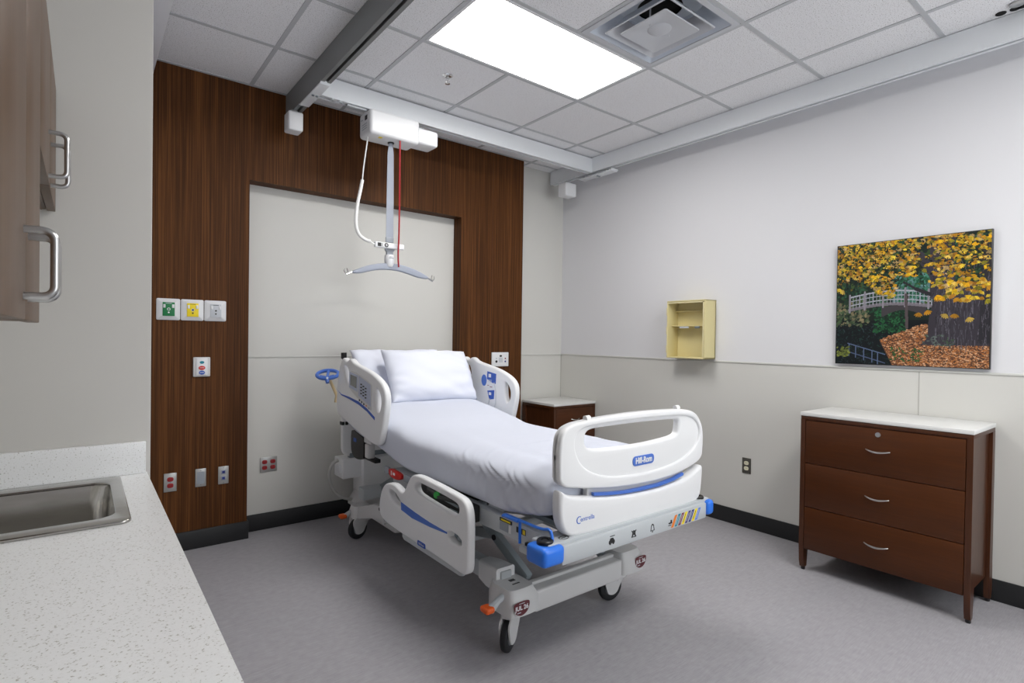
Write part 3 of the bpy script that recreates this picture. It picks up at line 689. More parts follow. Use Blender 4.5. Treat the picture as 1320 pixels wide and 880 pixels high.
# head end
hbd = plate('headboard', chaikin(rrect(-2.385,.492,-1.585,.96,.07,4),1), [], 'y', -.245, .04, M['bedw'], bed, bev=.012, res=3)
B().box((-2.392,-.27,.728),(-2.372,-.225,.752),.003).box((-2.365,-.275,.728),(-2.345,-.222,.752),.003).each('clip', M['black'], hbd)
for x in (-2.376,-1.594): B().tube([(x,-.262,.95),(x,-.262,1.20),(x-.004,-.262,1.222)], [.014,.014,.015], 12).tube([(x-.004,-.265,1.205),(x-.004,-.262,1.248)], .020, 12).build('push_handle', M['black'], hbd)
b = B().box((-2.392,-.30,.345),(-1.58,-.13,.487),.008); b.box((-2.255,-.34,.20),(-1.72,-.15,.486),.004)
hc = b.build('head_column', M['bedw'], bed)
B().loft([[(u,v,.245) for u,v in rrect(-2.25,-.35,-1.73,-.15,.02,3)],[(u,v,.20) for u,v in rrect(-2.27,-.42,-1.71,-.15,.02,3)],[(u,v,.16) for u,v in rrect(-2.30,-.95,-1.68,-.15,.02,3)],[(u,v,.13) for u,v in rrect(-2.30,-.95,-1.68,-.15,.02,3)]]).build('base_shroud', M['bedg'], bed)
B().box((-2.405,-.27,.385),(-2.39,-.20,.44),.004).build('side_clip', M['white'], hc)
B().box((-2.33,-.272,.45),(-1.65,-.225,.52),.005).build('lift_mast', M['steel_d'], bed)
pmp = B().prism(chaikin([(-.575,.735),(-.60,.748),(-.76,.722),(-.785,.705),(-.785,.60),(-.76,.578),(-.66,.565),(-.60,.585),(-.573,.62)],1), 'x', -2.445, -2.375).box((-2.42,-.90,.575),(-2.38,-.70,.60),.005).build('pendant_box', M['black'], bed)
plate('box_label', rrect(-.665,.675,-.62,.70,.004), [], 'x', -2.4455, .002, M['blue_d'], pmp, bev=.0004, res=0)
B().box((-2.447,-.86,.60),(-2.40,-.80,.69),.008).build('pivot_cover', M['bedg'], bed)
rh = plate('release_handle', chaikin([(-1.165,.610),(-1.32,.600),(-1.33,.575),(-1.28,.557),(-1.20,.558),(-1.168,.572)],1), [], 'x', -2.445, .022, M['red'], bed, bev=.004, res=2)
B().box((-2.457,-1.21,.573),(-2.455,-1.20,.598)).box((-2.457,-1.25,.578),(-2.455,-1.225,.592)).each('handle_print', M['white'], rh)
for a, c in ((-1.155,-1.10),(-1.43,-1.345)): B().box((-2.452,a,.565),(-2.437,c,.606),.003).build('side_label_plate', M['grey_m'], bed)
B().tube(chaikin([(-2.395,-.22,.47),(-2.43,-.21,.455),(-2.455,-.20,.40),(-2.45,-.20,.31),(-2.41,-.20,.23),(-2.35,-.21,.185),(-2.29,-.22,.17)],2,False), .012, 10).build('power_cord', M['cable'], bed)
# blue ring transport handle on a tan rod
b = B().tube([(-2.445,-.29,.90),(-2.443,-.298,.95),(-2.497,-.30,1.07)], .0105, 10); hd = b.build('handle_rod', M['tan'], bed)
c = Vector((-2.508,-.30,1.098))
ux, uy = Vector((.86,-.5,.04)).normalized(), Vector((.30,.60,.34)).normalized()
ring = [c+ux*.072*math.cos(2*PI*k/28)+uy*.056*math.sin(2*PI*k/28) for k in range(28)]
b = B().tube(ring, .0125, 10, close=True)
b.tube([c-uy*.056, c+Vector((0,0,-.004)), c+uy*.056], .010, 8).tube([c-uy*.05, c-uy*.075+Vector((.008,0,-.02))], [.016,.012], 10).tube([c-ux*.045-uy*.03, c-uy*.052, c+ux*.045-uy*.03], .014, 8)
b.build('ring_grip', M['blue'], hd)
B().tube([c-uy*.056+Vector((-.001,-.012,.004)), c-uy*.056+Vector((-.002,-.016,.006))], .008, 8).build('ring_screw', M['grey_l'], hd)

# ------------------------------------------------------------------ mattress
def smoothstep(a, b, x):
    x = min(1, max(0, (x-a)/(b-a))); return x*x*(3-2*x)
def ztop(y): return .838+ (0.150*max(0, (-1.45-y)*-1) if y > -1.45 else 0)*smoothstep(-1.5,-1.2,y)
def zbot(y):
    if y < -1.4: return .618+.045*smoothstep(-2.2,-2.55,y)
    return .618+.085*smoothstep(-1.4,-.75,y)+.08*smoothstep(-.75,-.35,y)
Y0, Y1 = -2.522, -.335
b = B(); rings = []; NY = 260; NU = 120
rnd = random.Random(3)
folds = [(rnd.uniform(-2.42,-1.72), rnd.uniform(.012,.03), rnd.uniform(-2.8,-1.0), rnd.uniform(.002,.008)) for _ in range(11)]
folds += [(rnd.uniform(-2.3,-.8), rnd.uniform(.04,.10), rnd.uniform(-2.4,-.6), rnd.uniform(.002,.005)) for _ in range(10)]
for i in range(NY+1):
    y = Y0+(Y1-Y0)*i/NY
    e = min((y-Y0)/.07, (Y1-y)/.07, 1); e = max(e, .0); k = max(0, 1-(1-e)**2.2)**.45 if e < 1 else 1
    zt, zb = ztop(y), zbot(y); zm = (zt+zb)/2; hh = (zt-zb)/2*(.55+.45*k); hw = .452*(.93+.07*k)
    r = []
    for j in range(NU):
        a = 2*PI*j/NU; ca, sa = math.cos(a), math.sin(a)
        ex = .42 if sa > 0 else .20
        u = math.copysign(abs(ca)**ex, ca); v = math.copysign(abs(sa)**(.52 if sa > 0 else .22), sa)
        x = BX-.005+hw*u; z = zm+hh*v
        side = abs(ca)
        if v < 0: x -= (.012*-v)*math.copysign(1,u)*(-1 if u else 0)*0
        # soft folds running diagonally down the sides, strongest at the foot
        d = 0
        fs = smoothstep(-1.5,-2.3,y)
        for fy, w, sl, am in folds:
            q = (y-fy-sl*(zt-z)*1.3)/w
            d += am*math.exp(-q*q)*(.25+.75*fs)
        sidew = smoothstep(.15,.75,side) if u < 0 or True else 0
        x += math.copysign((d-.008*fs)*sidew*1.2, u); z += d*.5*(1-sidew*.4) if sa > 0 else 0
        # lengthwise drag lines on top
        if sa > 0: z += (.0022*math.sin(38*x+6*math.sin(2.1*y)+2*y)*smoothstep(-.9,-2.3,y)+.0012*math.sin(21*x-3*y))*(1-side**2)
        r.append((x, y, z))
    rings.append(r)
b.loft(rings)
mo = b.build('mattress', M['sheet'], None, 180)
tag(recentre(mo), 'thick mattress under a smooth white fitted sheet on the hospital bed', 'mattress')

def pillow(name, label, c, w, h, t, tilt, yaw, roll, seed):
    r_ = random.Random(seed); N = 44; bm = bmesh.new()
    R = Matrix.Translation(c) @ Matrix.Rotation(yaw,4,'Z') @ Matrix.Rotation(tilt,4,'X') @ Matrix.Rotation(roll,4,'Y')
    ph = [r_.uniform(0,6) for _ in range(8)]
    G = {}
    for s in (1,-1):
        for i in range(N+1):
            for j in range(N+1):
                u, v = -1+2*i/N, -1+2*j/N
                if s == -1 and (i in (0,N) or j in (0,N)): G[s,i,j] = G[1,i,j]; continue
                th = t*((1-u**4)*(1-v**4))**.55
                pin = 1-.03*(1-abs(v)**3)*abs(u)**2; pin2 = 1-.035*(1-abs(u)**3)*abs(v)**2
                x = u*w/2*pin; z = v*h/2*pin2
                cr = max(0, (u*u*v*v))
                wr = .010*math.sin(9*u+ph[0]+3*v)*math.sin(7*v+ph[1])*(.2+cr)+.006*math.sin(15*u*abs(v)+6*v+ph[2])*smoothstep(.6,.98,max(abs(u),abs(v)))+.006*math.sin(3.2*u-4.3*v*v+ph[3])+.004*math.sin(9*u*v+7*v+ph[6])
                y = -s*(th/2)*(1+.08*math.sin(3*u+ph[4])) + wr*min(1,th/(t*.5))
                if i in (0,N) or j in (0,N): y = .006*math.sin(8*u+9*v+ph[5])
                G[s,i,j] = bm.verts.new(R @ Vector((x,y,z)))
        for i in range(N):
            for j in range(N):
                f = [G[s,i,j],G[s,i+1,j],G[s,i+1,j+1],G[s,i,j+1]]
                bm.faces.new(f if s == 1 else f[::-1])
    bmesh.ops.recalc_face_normals(bm, faces=bm.faces)
    me = bpy.data.meshes.new(name); bm.to_mesh(me); bm.free()
    o = link(name, me, M['pillowm'], None, 180); recentre(o)
    return tag(o, label, 'pillow', 'bed pillows')
pillow('pillow', 'white pillow in front, fully visible, leaning at the head of the bed', (-1.915,-.695,1.098), .675, .40, .165, -math.radians(31), 0, math.radians(1.0), 1)
pillow('pillow', 'white pillow tucked behind the front pillow, only its left end showing', (-2.035,-.478,1.106), .70, .385, .15, -math.radians(31), 0, 0, 5)

# ------------------------------------------------------------------ dresser and nightstand
def arc_handle(b, x0, x1, y, z, sag, out):
    pts = [(x0+(x1-x0)*k/12, y-out*max(0,math.sin(PI*k/12))**.7, z-sag*math.sin(PI*k/12)) for k in range(13)]
    return b.tube(pts, [.003+.0022*math.sin(PI*k/12) for k in range(13)], 8)
def chest(t, Mx, w, d, h, zs, lock, hw, top_over):
    """front faces local -y, x along the width, origin centre of the footprint back edge"""
    T = .022
    B(Mx).box((-w/2-top_over,-d-.004,h-T),(w/2+top_over,0,h),.003).build('top', M['slab'], t)
    B(Mx).box((-w/2,-d,h-T-.022),(w/2,-.004,h-T),.002).box((-w/2+.018,-d+.014,zs[0]),(w/2-.018,-.012,h-T-.02)).build('body', M['wood_hd'], t)
    ht = h-T-.02
    for s in (-1,1):
        xa, xb = s*(w/2), s*(w/2-.026)
        f = [(-d,ht),(-d+.055,ht),(-d+.062,.4),(-d+.07,zs[0]+.05),(-d+.05,.02),(-d+.018,.02),(-d+.006,.06),(-d,.16)]
        k = [(-.004,ht),(-.052,ht),(-.056,.4),(-.062,zs[0]+.06),(-.045,.02),(-.012,.02),(.0,.06),(-.002,.2)]
        for p in (f, k):
            lg = B(Mx).prism(p, 'x', min(xa,xb), max(xa,xb)).build('leg', M['wood_hd'], t, 20)
            yc = (p[4][0]+p[5][0])/2
            B(Mx).lathe([(.010,0),(.012,.004),(.012,.022)], ((xa+xb)/2,yc,0), 'z', 12).build('foot_glide', M['black'], lg)
    for i, (za, zb) in enumerate(zip(zs, zs[1:])):
        dr = B(Mx).box((-w/2+.029,-d-.001,za+.002),(w/2-.029,-d+.016,zb-.002),.0015).build('drawer', M['wood_h'], t)
        zc = za+(zb-za)*.53
        arc_handle(B(Mx), -hw/2, hw/2, -d-.001, zc, .008, .022).build('handle', M['nickel'], dr)
        if lock and i == len(zs)-2:
            B(Mx).lathe([(.013,-d-.005),(.013,-d)], (.0,0,zb-.033), 'y', 20).lathe([(.009,-d-.008),(.009,-d-.004)], (.0,0,zb-.033), 'y', 16).build('lock', M['nickel'], dr)
t = thing('dresser', 'wide reddish-brown three-drawer dresser with pale top against the right wall', 'dresser', (-.24,-2.99,0))
Mx = Matrix.Translation((-.014,-2.99,0)) @ Matrix.Rotation(-PI/2,4,'Z')
chest(t, Mx, .81, .441, .952, [.135,.389,.650,.905], True, .115, .003)
t = thing('nightstand', 'low dark wood nightstand with pale top in the corner behind the bed', 'nightstand', (-.28,-.30,0))
Mx = Matrix.Translation((-.278,-.045,0))
chest(t, Mx, .53, .45, .785, [.12,.31,.52,.74], False, .105, .003)

# ------------------------------------------------------------------ beige wall box
t = thing('wall_holder_box', 'beige open-front plastic dispenser box on the right wall', 'wall box', (-.075,-1.56,1.23))
y0, y1, z0, z1, dp = -1.735, -1.39, 1.23, 1.686, -.15
B().box((dp,y0,z0),(-.002,y0+.012,z1),.003).box((dp,y1-.010,z0),(-.002,y1,z1),.003).box((dp,y0,z1-.010),(-.002,y1,z1),.003).box((dp,y0,z0),(-.002,y1,z0+.012),.003).box((-.012,y0,z0),(-.002,y1,z1)).build('shell', M['beige'], t)
B().box((dp,y0+.012,z0+.012),(dp+.004,y0+.02,z1-.01)).box((dp,y0+.012,z1-.022),(dp+.02,y1-.01,z1-.012)).build('front_lip', M['beige_d'], t)
B().box((-.05,y0+.012,1.600),(-.012,y1-.01,1.612),.002).build('ledge', M['beige'], t)
sh = B().box((-.10,y0+.012,1.484),(-.012,y1-.01,1.490)).build('shelf', M['beige'], t)
B().box((-.101,-1.56,1.468),(-.097,-1.475,1.482),.002).build('label_strip', M['grey_l'], sh)
B().box((-.106,-1.66,1.466),(-.096,-1.615,1.484),.004).build('latch', M['steel_d'], sh)
for z in (1.30,1.45,1.60): B().box((dp+.0,y1,z-.03),(dp+.012,y1+.006,z+.03),.002).build('hinge', M['beige_d'], t)

# ------------------------------------------------------------------ picture
def paint(N=300):
    r = np.random.RandomState(4); W = Hh = N
    I = np.zeros((Hh,W,3)); U, V = np.meshgrid((np.arange(W)+.5)/W, (np.arange(Hh)+.5)/Hh)     # v up
    I[:] = (24,36,30)
    def blob(u, v, a, b_, th, col, al=1.):
        R = int(max(a,b_)*N)+2; i0, j0 = int(v*N), int(u*N)
        ia, ib, ja, jb = max(0,i0-R), min(N,i0+R+1), max(0,j0-R), min(N,j0+R+1)
        if ia >= ib or ja >= jb: return
        du, dv = U[ia:ib,ja:jb]-u, V[ia:ib,ja:jb]-v; c, s = math.cos(th), math.sin(th)
        m = ((du*c+dv*s)/a)**2+((-du*s+dv*c)/b_)**2 < 1
        I[ia:ib,ja:jb][m] = I[ia:ib,ja:jb][m]*(1-al)+np.array(col)*al
    def line(u0, v0, u1, v1, w, col, al=1.):
        d = np.hypot(u1-u0, v1-v0)+1e-9; t_ = np.clip(((U-u0)*(u1-u0)+(V-v0)*(v1-v0))/d**2,0,1)
        m = np.hypot(U-u0-t_*(u1-u0), V-v0-t_*(v1-v0)) < w
        I[m] = I[m]*(1-al)+np.array(col)*al
    def scat(n, fu, size, cols, asp=.5):
        for _ in range(n):
            u, v = fu(); s = r.uniform(*size); c = np.array(cols[r.randint(len(cols))])*r.uniform(.75,1.12)
            blob(u, v, s, s*asp*r.uniform(.7,1.3), r.uniform(0,PI), np.clip(c,0,255))
    # distant foliage
    scat(1500, lambda: (r.rand(), r.uniform(.42,1)), (.008,.025), [(22,48,36),(30,70,48),(18,34,30),(44,84,60),(60,84,40)])
    scat(260, lambda: (r.uniform(.40,.66), r.uniform(.50,.72)), (.008,.02), [(46,112,78),(70,130,110),(100,140,140),(30,84,60)])
    # water
    I[(V < .36)] = (14,20,24)
    scat(500, lambda: (r.uniform(0,.42), r.uniform(.0,.34)), (.004,.015), [(20,34,36),(26,52,46),(12,18,22),(44,60,64)], .3)
    scat(220, lambda: (r.uniform(0,.24), r.uniform(.32,.52)), (.008,.02), [(96,104,80),(70,92,60),(130,120,90),(40,60,44)])
    scat(240, lambda: (r.uniform(.28,.5), r.uniform(.26,.44)), (.006,.016), [(28,78,44),(40,100,60),(20,52,36)])
    # leaf-covered bank
    bank = (V < np.minimum(.20+.12*(U-.32)/.28,.32)) & (U > .32+np.maximum(0,.2-V)*.45)
    I[bank] = (112,74,50)
    for _ in range(5200):
        u, v = r.uniform(.33,1), r.uniform(0,.33)
        if u < .325+max(0,.2-v)*.45 or v > min(.205+.12*(u-.32)/.28,.325): continue
        s = r.uniform(.003,.009); c = [(176,118,76),(206,150,108),(140,88,56),(92,58,42),(222,178,140),(60,42,34),(190,120,60)][r.randint(7)]
        blob(u, v, s, s*.45, r.uniform(-.6,.6), c)
    scat(60, lambda: (r.uniform(.40,.62), r.uniform(.03,.14)), (.006,.014), [(60,96,50),(40,80,44)])
    # bridge
    def top(u): return .555+.03*math.sin((u-.1)/.58*PI)*1.2+.02*(u-.1)
    for k in range(24):
        u = .34+.012*k
        line(u, .40+.05*math.sin(k/23*PI), u, .455+.02*math.sin(k/23*PI), .010, (66,62,66))
    P = [.10,.21,.34,.49,.64]
    for a, c in zip(np.linspace(.1,.66,28), np.linspace(.1,.66,28)[1:]):
        for off, w in ((0,.006),(-.035,.003),(-.07,.004)): line(a, top(a)+off, c, top(c)+off, w, (176,178,190))
        line(a, top(a)-.105, c, top(c)-.105, .013, (122,116,124))
    for a in np.linspace(.1,.66,24): line(a, top(a), a, top(a)-.10, .0022, (168,170,182))
    for a in P: line(a, top(a)+.018, a, top(a)-.125, .008, (146,140,150))
    line(.495,.56,.505,.30,.010,(84,74,76))
    # its reflection
    for a, c in zip(np.linspace(.09,.36,12), np.linspace(.09,.36,12)[1:]):
        line(a, .17-.32*(a-.09), c, .17-.32*(c-.09), .004, (92,108,140)); line(a, .10-.32*(a-.09), c, .10-.32*(c-.09), .004, (80,94,124))
    for a in (.10,.15,.21,.27,.31): line(a, .17-.32*(a-.09), a, .07-.3*(a-.09), .004, (92,108,140))
    scat(40, lambda: (r.uniform(0,.1), r.uniform(.06,.14)), (.008,.016), [(100,110,50),(130,140,60)])
    # trunk
    for k in range(120):
        v = .17+.80*k/119
        lo = .665+.045*math.exp(-(v-.17)/.05)*-1.6 + .015*math.sin(v*14); hi = 1.0
        if v > .52: lo = .655-.02*(v-.52); hi = 1.0 if v < .62 else .80-.12*(v-.62)
        line(lo, v, hi, v, .006, (58,54,62))
    line(.66,.55,.56,.60,.014,(44,40,46)); line(.56,.60,.48,.66,.008,(44,40,46)); line(.67,.70,.58,.86,.03,(60,56,66)); line(.72,.7,.76,1,.04,(52,48,56)); line(.97,.2,.98,.9,.03,(44,42,48))
    for _ in range(420):
        u, v = r.uniform(.66,1), r.uniform(.18,.8); g = r.uniform(30,120)
        line(u, v, u+r.uniform(-.008,.008), v-r.uniform(.02,.07), .0022, (g,g*.96,g*1.06), .7)
    scat(50, lambda: (r.uniform(.60,.80), r.uniform(.16,.24)), (.006,.014), [(90,100,96),(70,90,70)], .4)
    # yellow chestnut leaves
    Yc = [(240,192,26),(228,170,20),(250,214,64),(206,146,32),(186,128,40),(238,200,90),(150,140,36),(214,180,120)]
    def leaf(u, v, s):
        a0 = r.uniform(-2.6,-.6); c = np.array(Yc[r.randint(len(Yc))])*r.uniform(.72,1.05)
        for k in range(5):
            a = a0+(k-2)*.42; blob(u+math.cos(a)*s*.6, v+math.sin(a)*s*.6, s*.62, s*.2, a, np.clip(c*r.uniform(.85,1.1),0,255))
    for _ in range(1150):
        u, v = r.rand(), r.uniform(.55,1.02)
        lim = .60+.10*math.sin(u*9+.4) if u < .42 else (.72 if u < .62 else .62)
        if v < lim or (.42 < u < .64 and v < .70 and r.rand() < .8) or (.56 < u < .70 and v > .66 and v < .92 and r.rand() < .72) or (u > .88 and v < .85 and r.rand() < .55): continue
        leaf(u, v, r.uniform(.009,.026))
    for _ in range(70): leaf(r.uniform(.66,1), r.uniform(.50,.66), r.uniform(.015,.03))
    for u, v in ((.58,.415),(.63,.43),(.75,.40),(.80,.40),(.88,.37),(.98,.50),(.93,.60),(.05,.62),(.03,.63)): leaf(u, v, .03)
    scat(420, lambda: (r.uniform(0,.45), r.uniform(.60,1)), (.004,.012), [(20,34,30),(34,50,34),(12,20,20),(90,80,30)])
    scat(200, lambda: (r.uniform(.45,1), r.uniform(.70,1)), (.004,.012), [(24,30,30),(40,44,40),(90,80,30)])
    return np.clip(I*.92,0,255)
N = 300; img = paint(N)
t = thing('framed_picture', 'square autumn picture of yellow leaves, tree trunk and footbridge on the right wall', 'picture', (-.015,-2.985,1.236))
py0, py1, pz0, pz1 = -3.368, -2.602, 1.236, 1.991
B().box((-.028,py0,pz0),(-.001,py1,pz1),.001).build('edge', M['black'], t)
g = np.linspace(0,1,N+1); vs = [(-.0287, py1-.004-(py1-py0-.008)*u, pz0+.004+(pz1-pz0-.008)*v) for v in g for u in g]
fs = [(j*(N+1)+i,(j+1)*(N+1)+i,(j+1)*(N+1)+i+1,j*(N+1)+i+1) for j in range(N) for i in range(N)]
me = bpy.data.meshes.new('print'); me.from_pydata(vs,[],fs)
ca = me.color_attributes.new('ink','FLOAT_COLOR','CORNER')
c = img.reshape(-1,3)/255; c = np.where(c <= .04045, c/12.92, ((c+.055)/1.055)**2.4)
ca.data.foreach_set('color', np.repeat(np.concatenate([c,np.ones((len(c),1))],1),4,axis=0).ravel())
mp_, tt, bb = nt('printed canvas'); at_ = tt.nodes.new('ShaderNodeAttribute'); at_.attribute_name = 'ink'
tt.links.new(at_.outputs['Color'], bb.inputs['Base Color']); bb.inputs['Roughness'].default_value = .5; bb.inputs['Specular IOR Level'].default_value = .25
link('print', me, mp_, t, 0)

# ------------------------------------------------------------------ wall services
def gas(x0, col, label):
    w, z0, z1, y = .127, 1.451, 1.583, WP
    t = thing('gas_outlet', label, 'gas outlet', (x0+w/2, y, z0), 'medical gas outlets')
    def rr(d, yy): return [(u,yy,v) for u,v in rrect(x0+.001+d,z0+d,x0+w-.001-d,z1-d,.008,3)]
    B().loft([rr(0,y-.0005), rr(0,y-.006), rr(.003,y-.009), rr(.029,y-.022)]).build('cover_plate', M['white'], t, 25)
    cx = x0+w/2; zc = (z0+z1)/2
    f = B().box((cx-.032,y-.0245,zc-.042),(cx+.032,y-.0215,zc+.042),.001).build('color_plate', M[col], t)
    for s in (-1,1): B().box((cx+s*.023-.006,y-.030,zc+.008),(cx+s*.023+.006,y-.024,zc+.030),.002).build('latch_tab', M['white'], f)
    B().lathe([(.009,y-.026),(.009,y-.024)], (cx,0,zc), 'y', 18).build('port', M['white' if col == 'green' else 'grey_l'], f)
    B().lathe([(.0055,y-.0268),(.0055,y-.024)], (cx,0,zc), 'y', 16).build('port_hole', M['green' if col == 'green' else 'dark'], f)
    B().lathe([(.005,y-.0255),(.005,y-.024)], (cx,0,zc-.020), 'y', 12).build('key_hole', M['white' if col == 'green' else 'dark'], f)
    B().box((cx-.016,y-.025,zc+.034),(cx+.016,y-.0242,zc+.037)).build('print_line', M['grey_l' if col == 'green' else 'dark'], f)
gas(-3.502, 'green', 'white square gas plate with a green centre on the wood, leftmost of three')
gas(-3.373, 'yellow', 'white square gas plate with a yellow centre on the wood, middle of three')
gas(-3.244, 'grey_l', 'white square gas plate with a pale grey centre on the wood, rightmost of three')
y = WP
t = thing('call_station', 'white nurse call button unit with red and blue ovals, below the gas outlets', 'call button', (-3.255,y,1.09))
B().box((-3.304,y-.014,1.095),(-3.207,y,1.22),.008,3).build('back_plate', M['bedg'], t)
fp = B().box((-3.288,y-.020,1.105),(-3.224,y-.012,1.216),.004).build('front_plate', M['white'], t)
for z, rx, rz, m in ((1.152,.019,.013,'red'),(1.122,.017,.013,'blue_d'),(1.187,.013,.009,'teal')):
    plate('call_button', circ(-3.256,z,rx,rz), [], 'y', y-.0205, .003, M[m], fp, bev=.0008, res=1)
B().box((-3.268,y-.0225,1.151),(-3.244,y-.0215,1.154)).box((-3.268,y-.0225,1.121),(-3.244,y-.0215,1.124)).each('button_print', M['white'], fp)
t = thing('control_plate', 'small white control plate with dark dots on the wood panel right of the bed', 'control plate', (-.878,y,1.113))
fp = B().box((-.972,y-.012,1.113),(-.782,y,1.241),.008,3).build('plate_cover', M['white'], t)
for x, z, r, m in ((-.922,1.158,.0115,'black'),(-.822,1.158,.0085,'navy'),(-.822,1.185,.007,'maroon'),(-.922,1.186,.005,'grey_m')):
    B().lathe([(r,y-.0135),(r,y-.011)], (x,0,z), 'y', 16).build('jack', M[m], fp)
plate('sensor_window', circ(-.874,1.208,.014,.009), [], 'y', y-.0125, .002, M['dark'], fp, bev=.0004, res=0)
B().box((-.895,y-.0126,1.15),(-.85,y-.0118,1.195)).build('speaker_patch', M['grey_l'], fp)

def cover(name, label, x0, x1, z0, z1, y, m, cat='outlet'):
    t = thing(name, label, cat, ((x0+x1)/2,y,z0)); c = B().box((x0,y-.006,z0),(x1,y,z1),.003).build('cover_plate', M[m], t); return t, c
def screws(t, pts, y):
    b = B()
    for x, z in pts: b.lathe([(.003,y-.0075),(.003,y-.005)], (x,0,z), 'y', 10)
    b.each('screw', M['steel_d'], t)
def recep(t, x, z, y, m, s=1.):
    r = plate('receptacle', [(x+u*s,z+v*s) for u,v in chaikin([(-.017,-.007),(-.010,-.014),(.010,-.014),(.017,-.007),(.017,.007),(.010,.014),(-.010,.014),(-.017,.007)],1)], [], 'y', y-.0068, .005, M[m], t, bev=.001, res=1)
    B().box((x-.007*s,y-.0098,z-.002),(x-.0055*s,y-.009,z+.006)).box((x+.0055*s,y-.0098,z-.002),(x+.007*s,y-.009,z+.006)).each('contact_slot', M['dark'], r)
t, c = cover('outlet', 'steel duplex outlet with two red sockets low on the wood panel', -3.456, -3.387, .386, .501, y, 'plate_s')
recep(c, -3.4215, .463, y, 'redrec'); recep(c, -3.4215, .424, y, 'redrec'); screws(c, [(-3.4215,.4435)], y)
t, c = cover('blank_plate', 'plain steel blank wall plate between the red outlet and the data plate', -3.286, -3.225, .392, .507, y, 'plate_s', 'wall plate')
screws(c, [(-3.2555,.495),(-3.2555,.404)], y)
B().box((-3.276,y-.0068,.41),(-3.235,y-.0055,.488)).build('blank_insert', M['grey_m'], c)
t, c = cover('data_plate', 'steel wall plate with two small blue data jacks, low on the wood panel', -3.156, -3.094, .390, .505, y, 'plate_s', 'wall plate')
for z in (.468,.428):
    j = B().box((-3.14,y-.008,z-.014),(-3.11,y-.005,z+.014),.001).build('jack_frame', M['grey_m'], c); B().box((-3.133,y-.0095,z-.008),(-3.117,y-.0075,z+.008)).build('jack', M['navy'], j)
screws(c, [(-3.125,.497),(-3.125,.398)], y)
t, c = cover('outlet', 'steel quad outlet with four red sockets in the pale recess left of the bed', -2.873, -2.759, .402, .508, 0, 'plate_s')
for x in (-2.843,-2.789):
    for z in (.474,.434): recep(c, x, z, 0, 'redrec')
# duplex on the right wall (faces -x)
t = thing('outlet', 'dark bronze duplex outlet with ivory sockets on the right wall', 'outlet', (0,-2.004,.398))
c = B().box((-.006,-2.038,.398),(0,-1.971,.512),.003).build('cover_plate', M['plate_d'], t)
for z in (.475,.436):
    r = plate('receptacle', chaikin([(-2.0215,z-.007),(-2.0145,z-.014),(-1.9945,z-.014),(-1.9875,z-.007),(-1.9875,z+.007),(-1.9945,z+.014),(-2.0145,z+.014),(-2.0215,z+.007)],1), [], 'x', -.0068, .005, M['ivory'], c, bev=.001, res=1)
    B().box((-.0098,-2.012,z-.002),(-.009,-2.010,z+.006)).box((-.0098,-1.999,z-.002),(-.009,-1.997,z+.006)).each('contact_slot', M['dark'], r)

# ------------------------------------------------------------------ sink counter
CX0, CX1, CY0, CY1, CZ = XL+.002, -3.686, -3.95, -1.952, .914
SX0, SX1, SY0, SY1 = -4.175, -3.758, -2.512, -2.004
t = thing('countertop', 'white speckled quartz countertop with backsplash in the left foreground', 'countertop', (-3.97,-2.9,CZ-.04))
hx0, hx1, hy0, hy1 = SX0+.02, SX1-.02, SY0+.03, SY1-.03
b = B(); b.box((hx1,CY0,CZ-.04),(CX1,CY1,CZ),0); b.box((CX0,CY0,CZ-.04),(hx0,CY1,CZ)); b.box((hx0,CY0,CZ-.04),(hx1,hy0,CZ)); b.box((hx0,hy1,CZ-.04),(hx1,CY1,CZ))
b.build('slab', M['quartz'], t, 0)
B().box((CX0,CY1-.019,CZ),(CX1-.004,CY1,CZ+.102),.002).box((CX0,CY0,CZ),(CX0+.019,CY1-.02,CZ+.102),.002).build('backsplash', M['quartz'], t)
t = thing('sink', 'stainless steel drop-in sink set into the white speckled counter', 'sink', ((SX0+SX1)/2,(SY0+SY1)/2,CZ-.17))
ix0, ix1, iy0, iy1 = SX0+.05, SX1-.030, SY0+.052, SY1-.062
plate('rim', rrect(SX0,SY0,SX1,SY1,.022), [rrect(ix0,iy0,ix1,iy1,.045,8)], 'z', CZ+.004, .008, M['sink'], t, bev=.003, res=2)
def rs(d, z, r=.045): return [(u,v,z) for u,v in rrect(ix0+d,iy0+d,ix1-d,iy1-d,r,8)]
bmz = B().loft([rs(-.002,CZ+.005), rs(.001,CZ-.004), rs(.008,CZ-.11), rs(.014,CZ-.135,.043), rs(.03,CZ-.15,.04), rs(.06,CZ-.156,.035)][::-1], cap=False)
v = [bmz.bm.verts.new(p) for p in rs(.06,CZ-.156,.035)]; bmz.bm.faces.new(v)
bmz.build('basin', M['sink'], t, 50)
B().lathe([(.045,CZ-.1555),(.042,CZ-.153),(.03,CZ-.154),(.001,CZ-.155)], ((ix0+ix1)/2,(iy0+iy1)/2,0), 'z', 28).build('drain', M['chrome'], t)
t = thing('base_cabinet', 'taupe laminate base cabinet under the sink counter', 'cabinet', (-3.98,-2.9,0))
B().box((CX0,CY0+.03,.10),(-3.735,hy0-.05,CZ-.042)).box((CX0,hy1+.03,.10),(-3.735,CY1-.004,CZ-.042)).box((-3.753,CY0+.03,.10),(-3.735,CY1-.004,CZ-.042)).box((CX0,CY0+.03,0),(-3.80,CY1-.004,.10)).build('carcass', M['lam'], t)
for k in range(4):
    y0 = CY1-.008-.48*k
    d = B().box((-3.735,y0-.474,.11),(-3.717,y0,CZ-.05),.002).build('door', M['lam'], t)
    B().tube([(-3.717,y0-.06,.72),(-3.69,y0-.06,.72),(-3.69,y0-.06,.60),(-3.717,y0-.06,.60)], .005, 8).build('handle', M['nickel'], d)

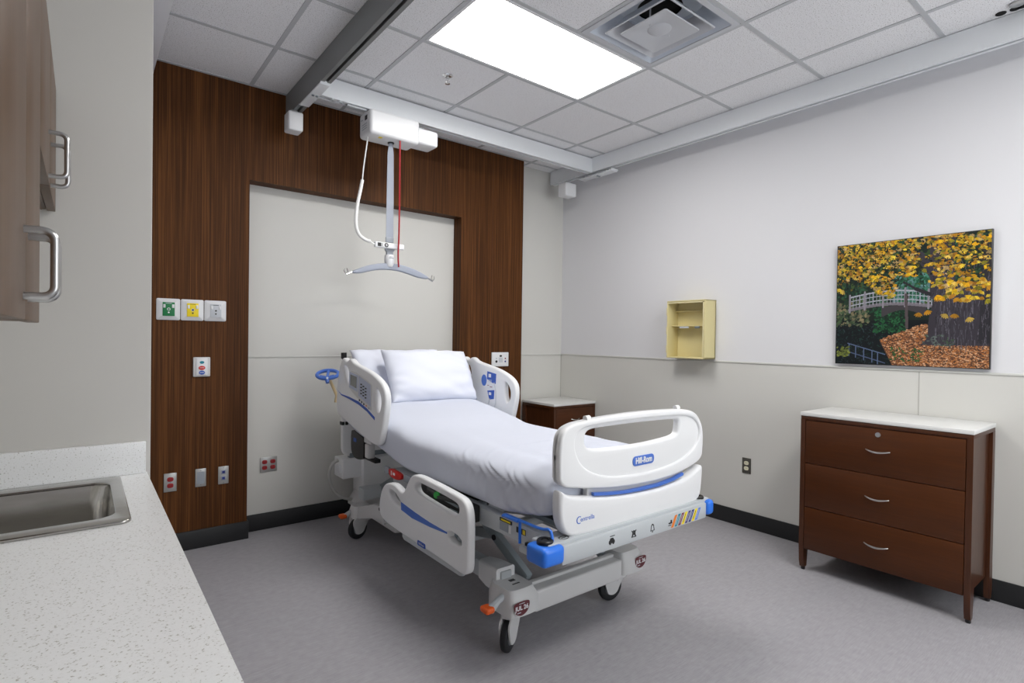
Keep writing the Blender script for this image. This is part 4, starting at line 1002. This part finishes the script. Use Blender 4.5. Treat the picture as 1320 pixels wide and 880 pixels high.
# ------------------------------------------------------------------ wall cabinets (left)
def u_handle(x, y, z0, z1, out=.034, r=.0055):
    p = [(x,y,z1)]
    for k in range(7):
        a = PI/2*k/6; p.append((x+out-.014+.014*math.sin(a), y, z1-.014+.014*math.cos(a)))
    for k in range(7):
        a = PI/2*k/6; p.append((x+out-.014+.014*math.cos(a), y, z0+.014-.014*math.sin(a)))
    p.append((x,y,z0)); return B().tube(p, r, 12)
DXF = -3.918
def wall_cab(label, y0, y1, z0, z1, doors, handles, hz):
    t = thing('wall_cabinet', label, 'wall cabinet', ((XL+DXF)/2,(y0+y1)/2,z0))
    B().box((XL+.002,y0,z0),(DXF-.022,y1,z1),.001).build('carcass', M['lam'], t)
    B().box((XL+.004,y0+.002,z0-.002),(DXF-.03,y1-.002,z0)).build('underside_panel', M['lam_d'], t)
    for (a, c), hy in zip(doors, handles):
        d = B().box((DXF-.020,a+.0015,z0-.004),(DXF,c-.0015,z1),.0015).build('door', M['lam'], t)
        u_handle(DXF, hy, *hz).build('handle', M['nickel'], d)
wall_cab('tall taupe wall cabinet hanging nearest the viewer on the left', -3.345, -2.704, 1.386, 2.083, [(-3.345,-3.024),(-3.024,-2.704)], [-3.065,-2.985], (1.415,1.508))
wall_cab('short taupe wall cabinet mounted higher, beyond the tall one, near the partition', -2.701, -1.958, 1.727, 2.083, [(-2.701,-2.33),(-2.33,-1.958)], [-2.385,-2.275], (1.735,1.838))

# ------------------------------------------------------------------ camera
R = Matrix(((0.78617149,-0.61784476,0.01422103),(-0.00466856,0.01707309,0.99984334),(0.61799077,0.78611472,-0.01053793)))
cam = bpy.data.cameras.new('camera'); co = bpy.data.objects.new('camera', cam); COL.objects.link(co)
cm = Matrix((R[0], R[1], -R[2])).transposed().to_4x4(); cm.translation = (-3.85239524,-4.08466539,1.36417443)
co.matrix_world = cm
cam.sensor_fit = 'HORIZONTAL'; cam.sensor_width = 36; cam.lens = 36*703.9427826695398/1320; cam.shift_x = 0; cam.shift_y = 4.052682625914125/1320
cam.clip_start = .02; S.camera = co

w = bpy.data.worlds.new('world'); S.world = w; w.use_nodes = True
w.node_tree.nodes['Background'].inputs[0].default_value = (.8,.85,.9,1); w.node_tree.nodes['Background'].inputs[1].default_value = .0
S.view_settings.view_transform = 'Standard'; S.view_settings.look = 'None'; S.view_settings.gamma = 1; S.view_settings.exposure = 0
S.view_settings.use_curve_mapping = False
S.cycles.use_denoising = True; S.cycles.max_bounces = 10; S.cycles.diffuse_bounces = 8; S.cycles.sample_clamp_indirect = 6
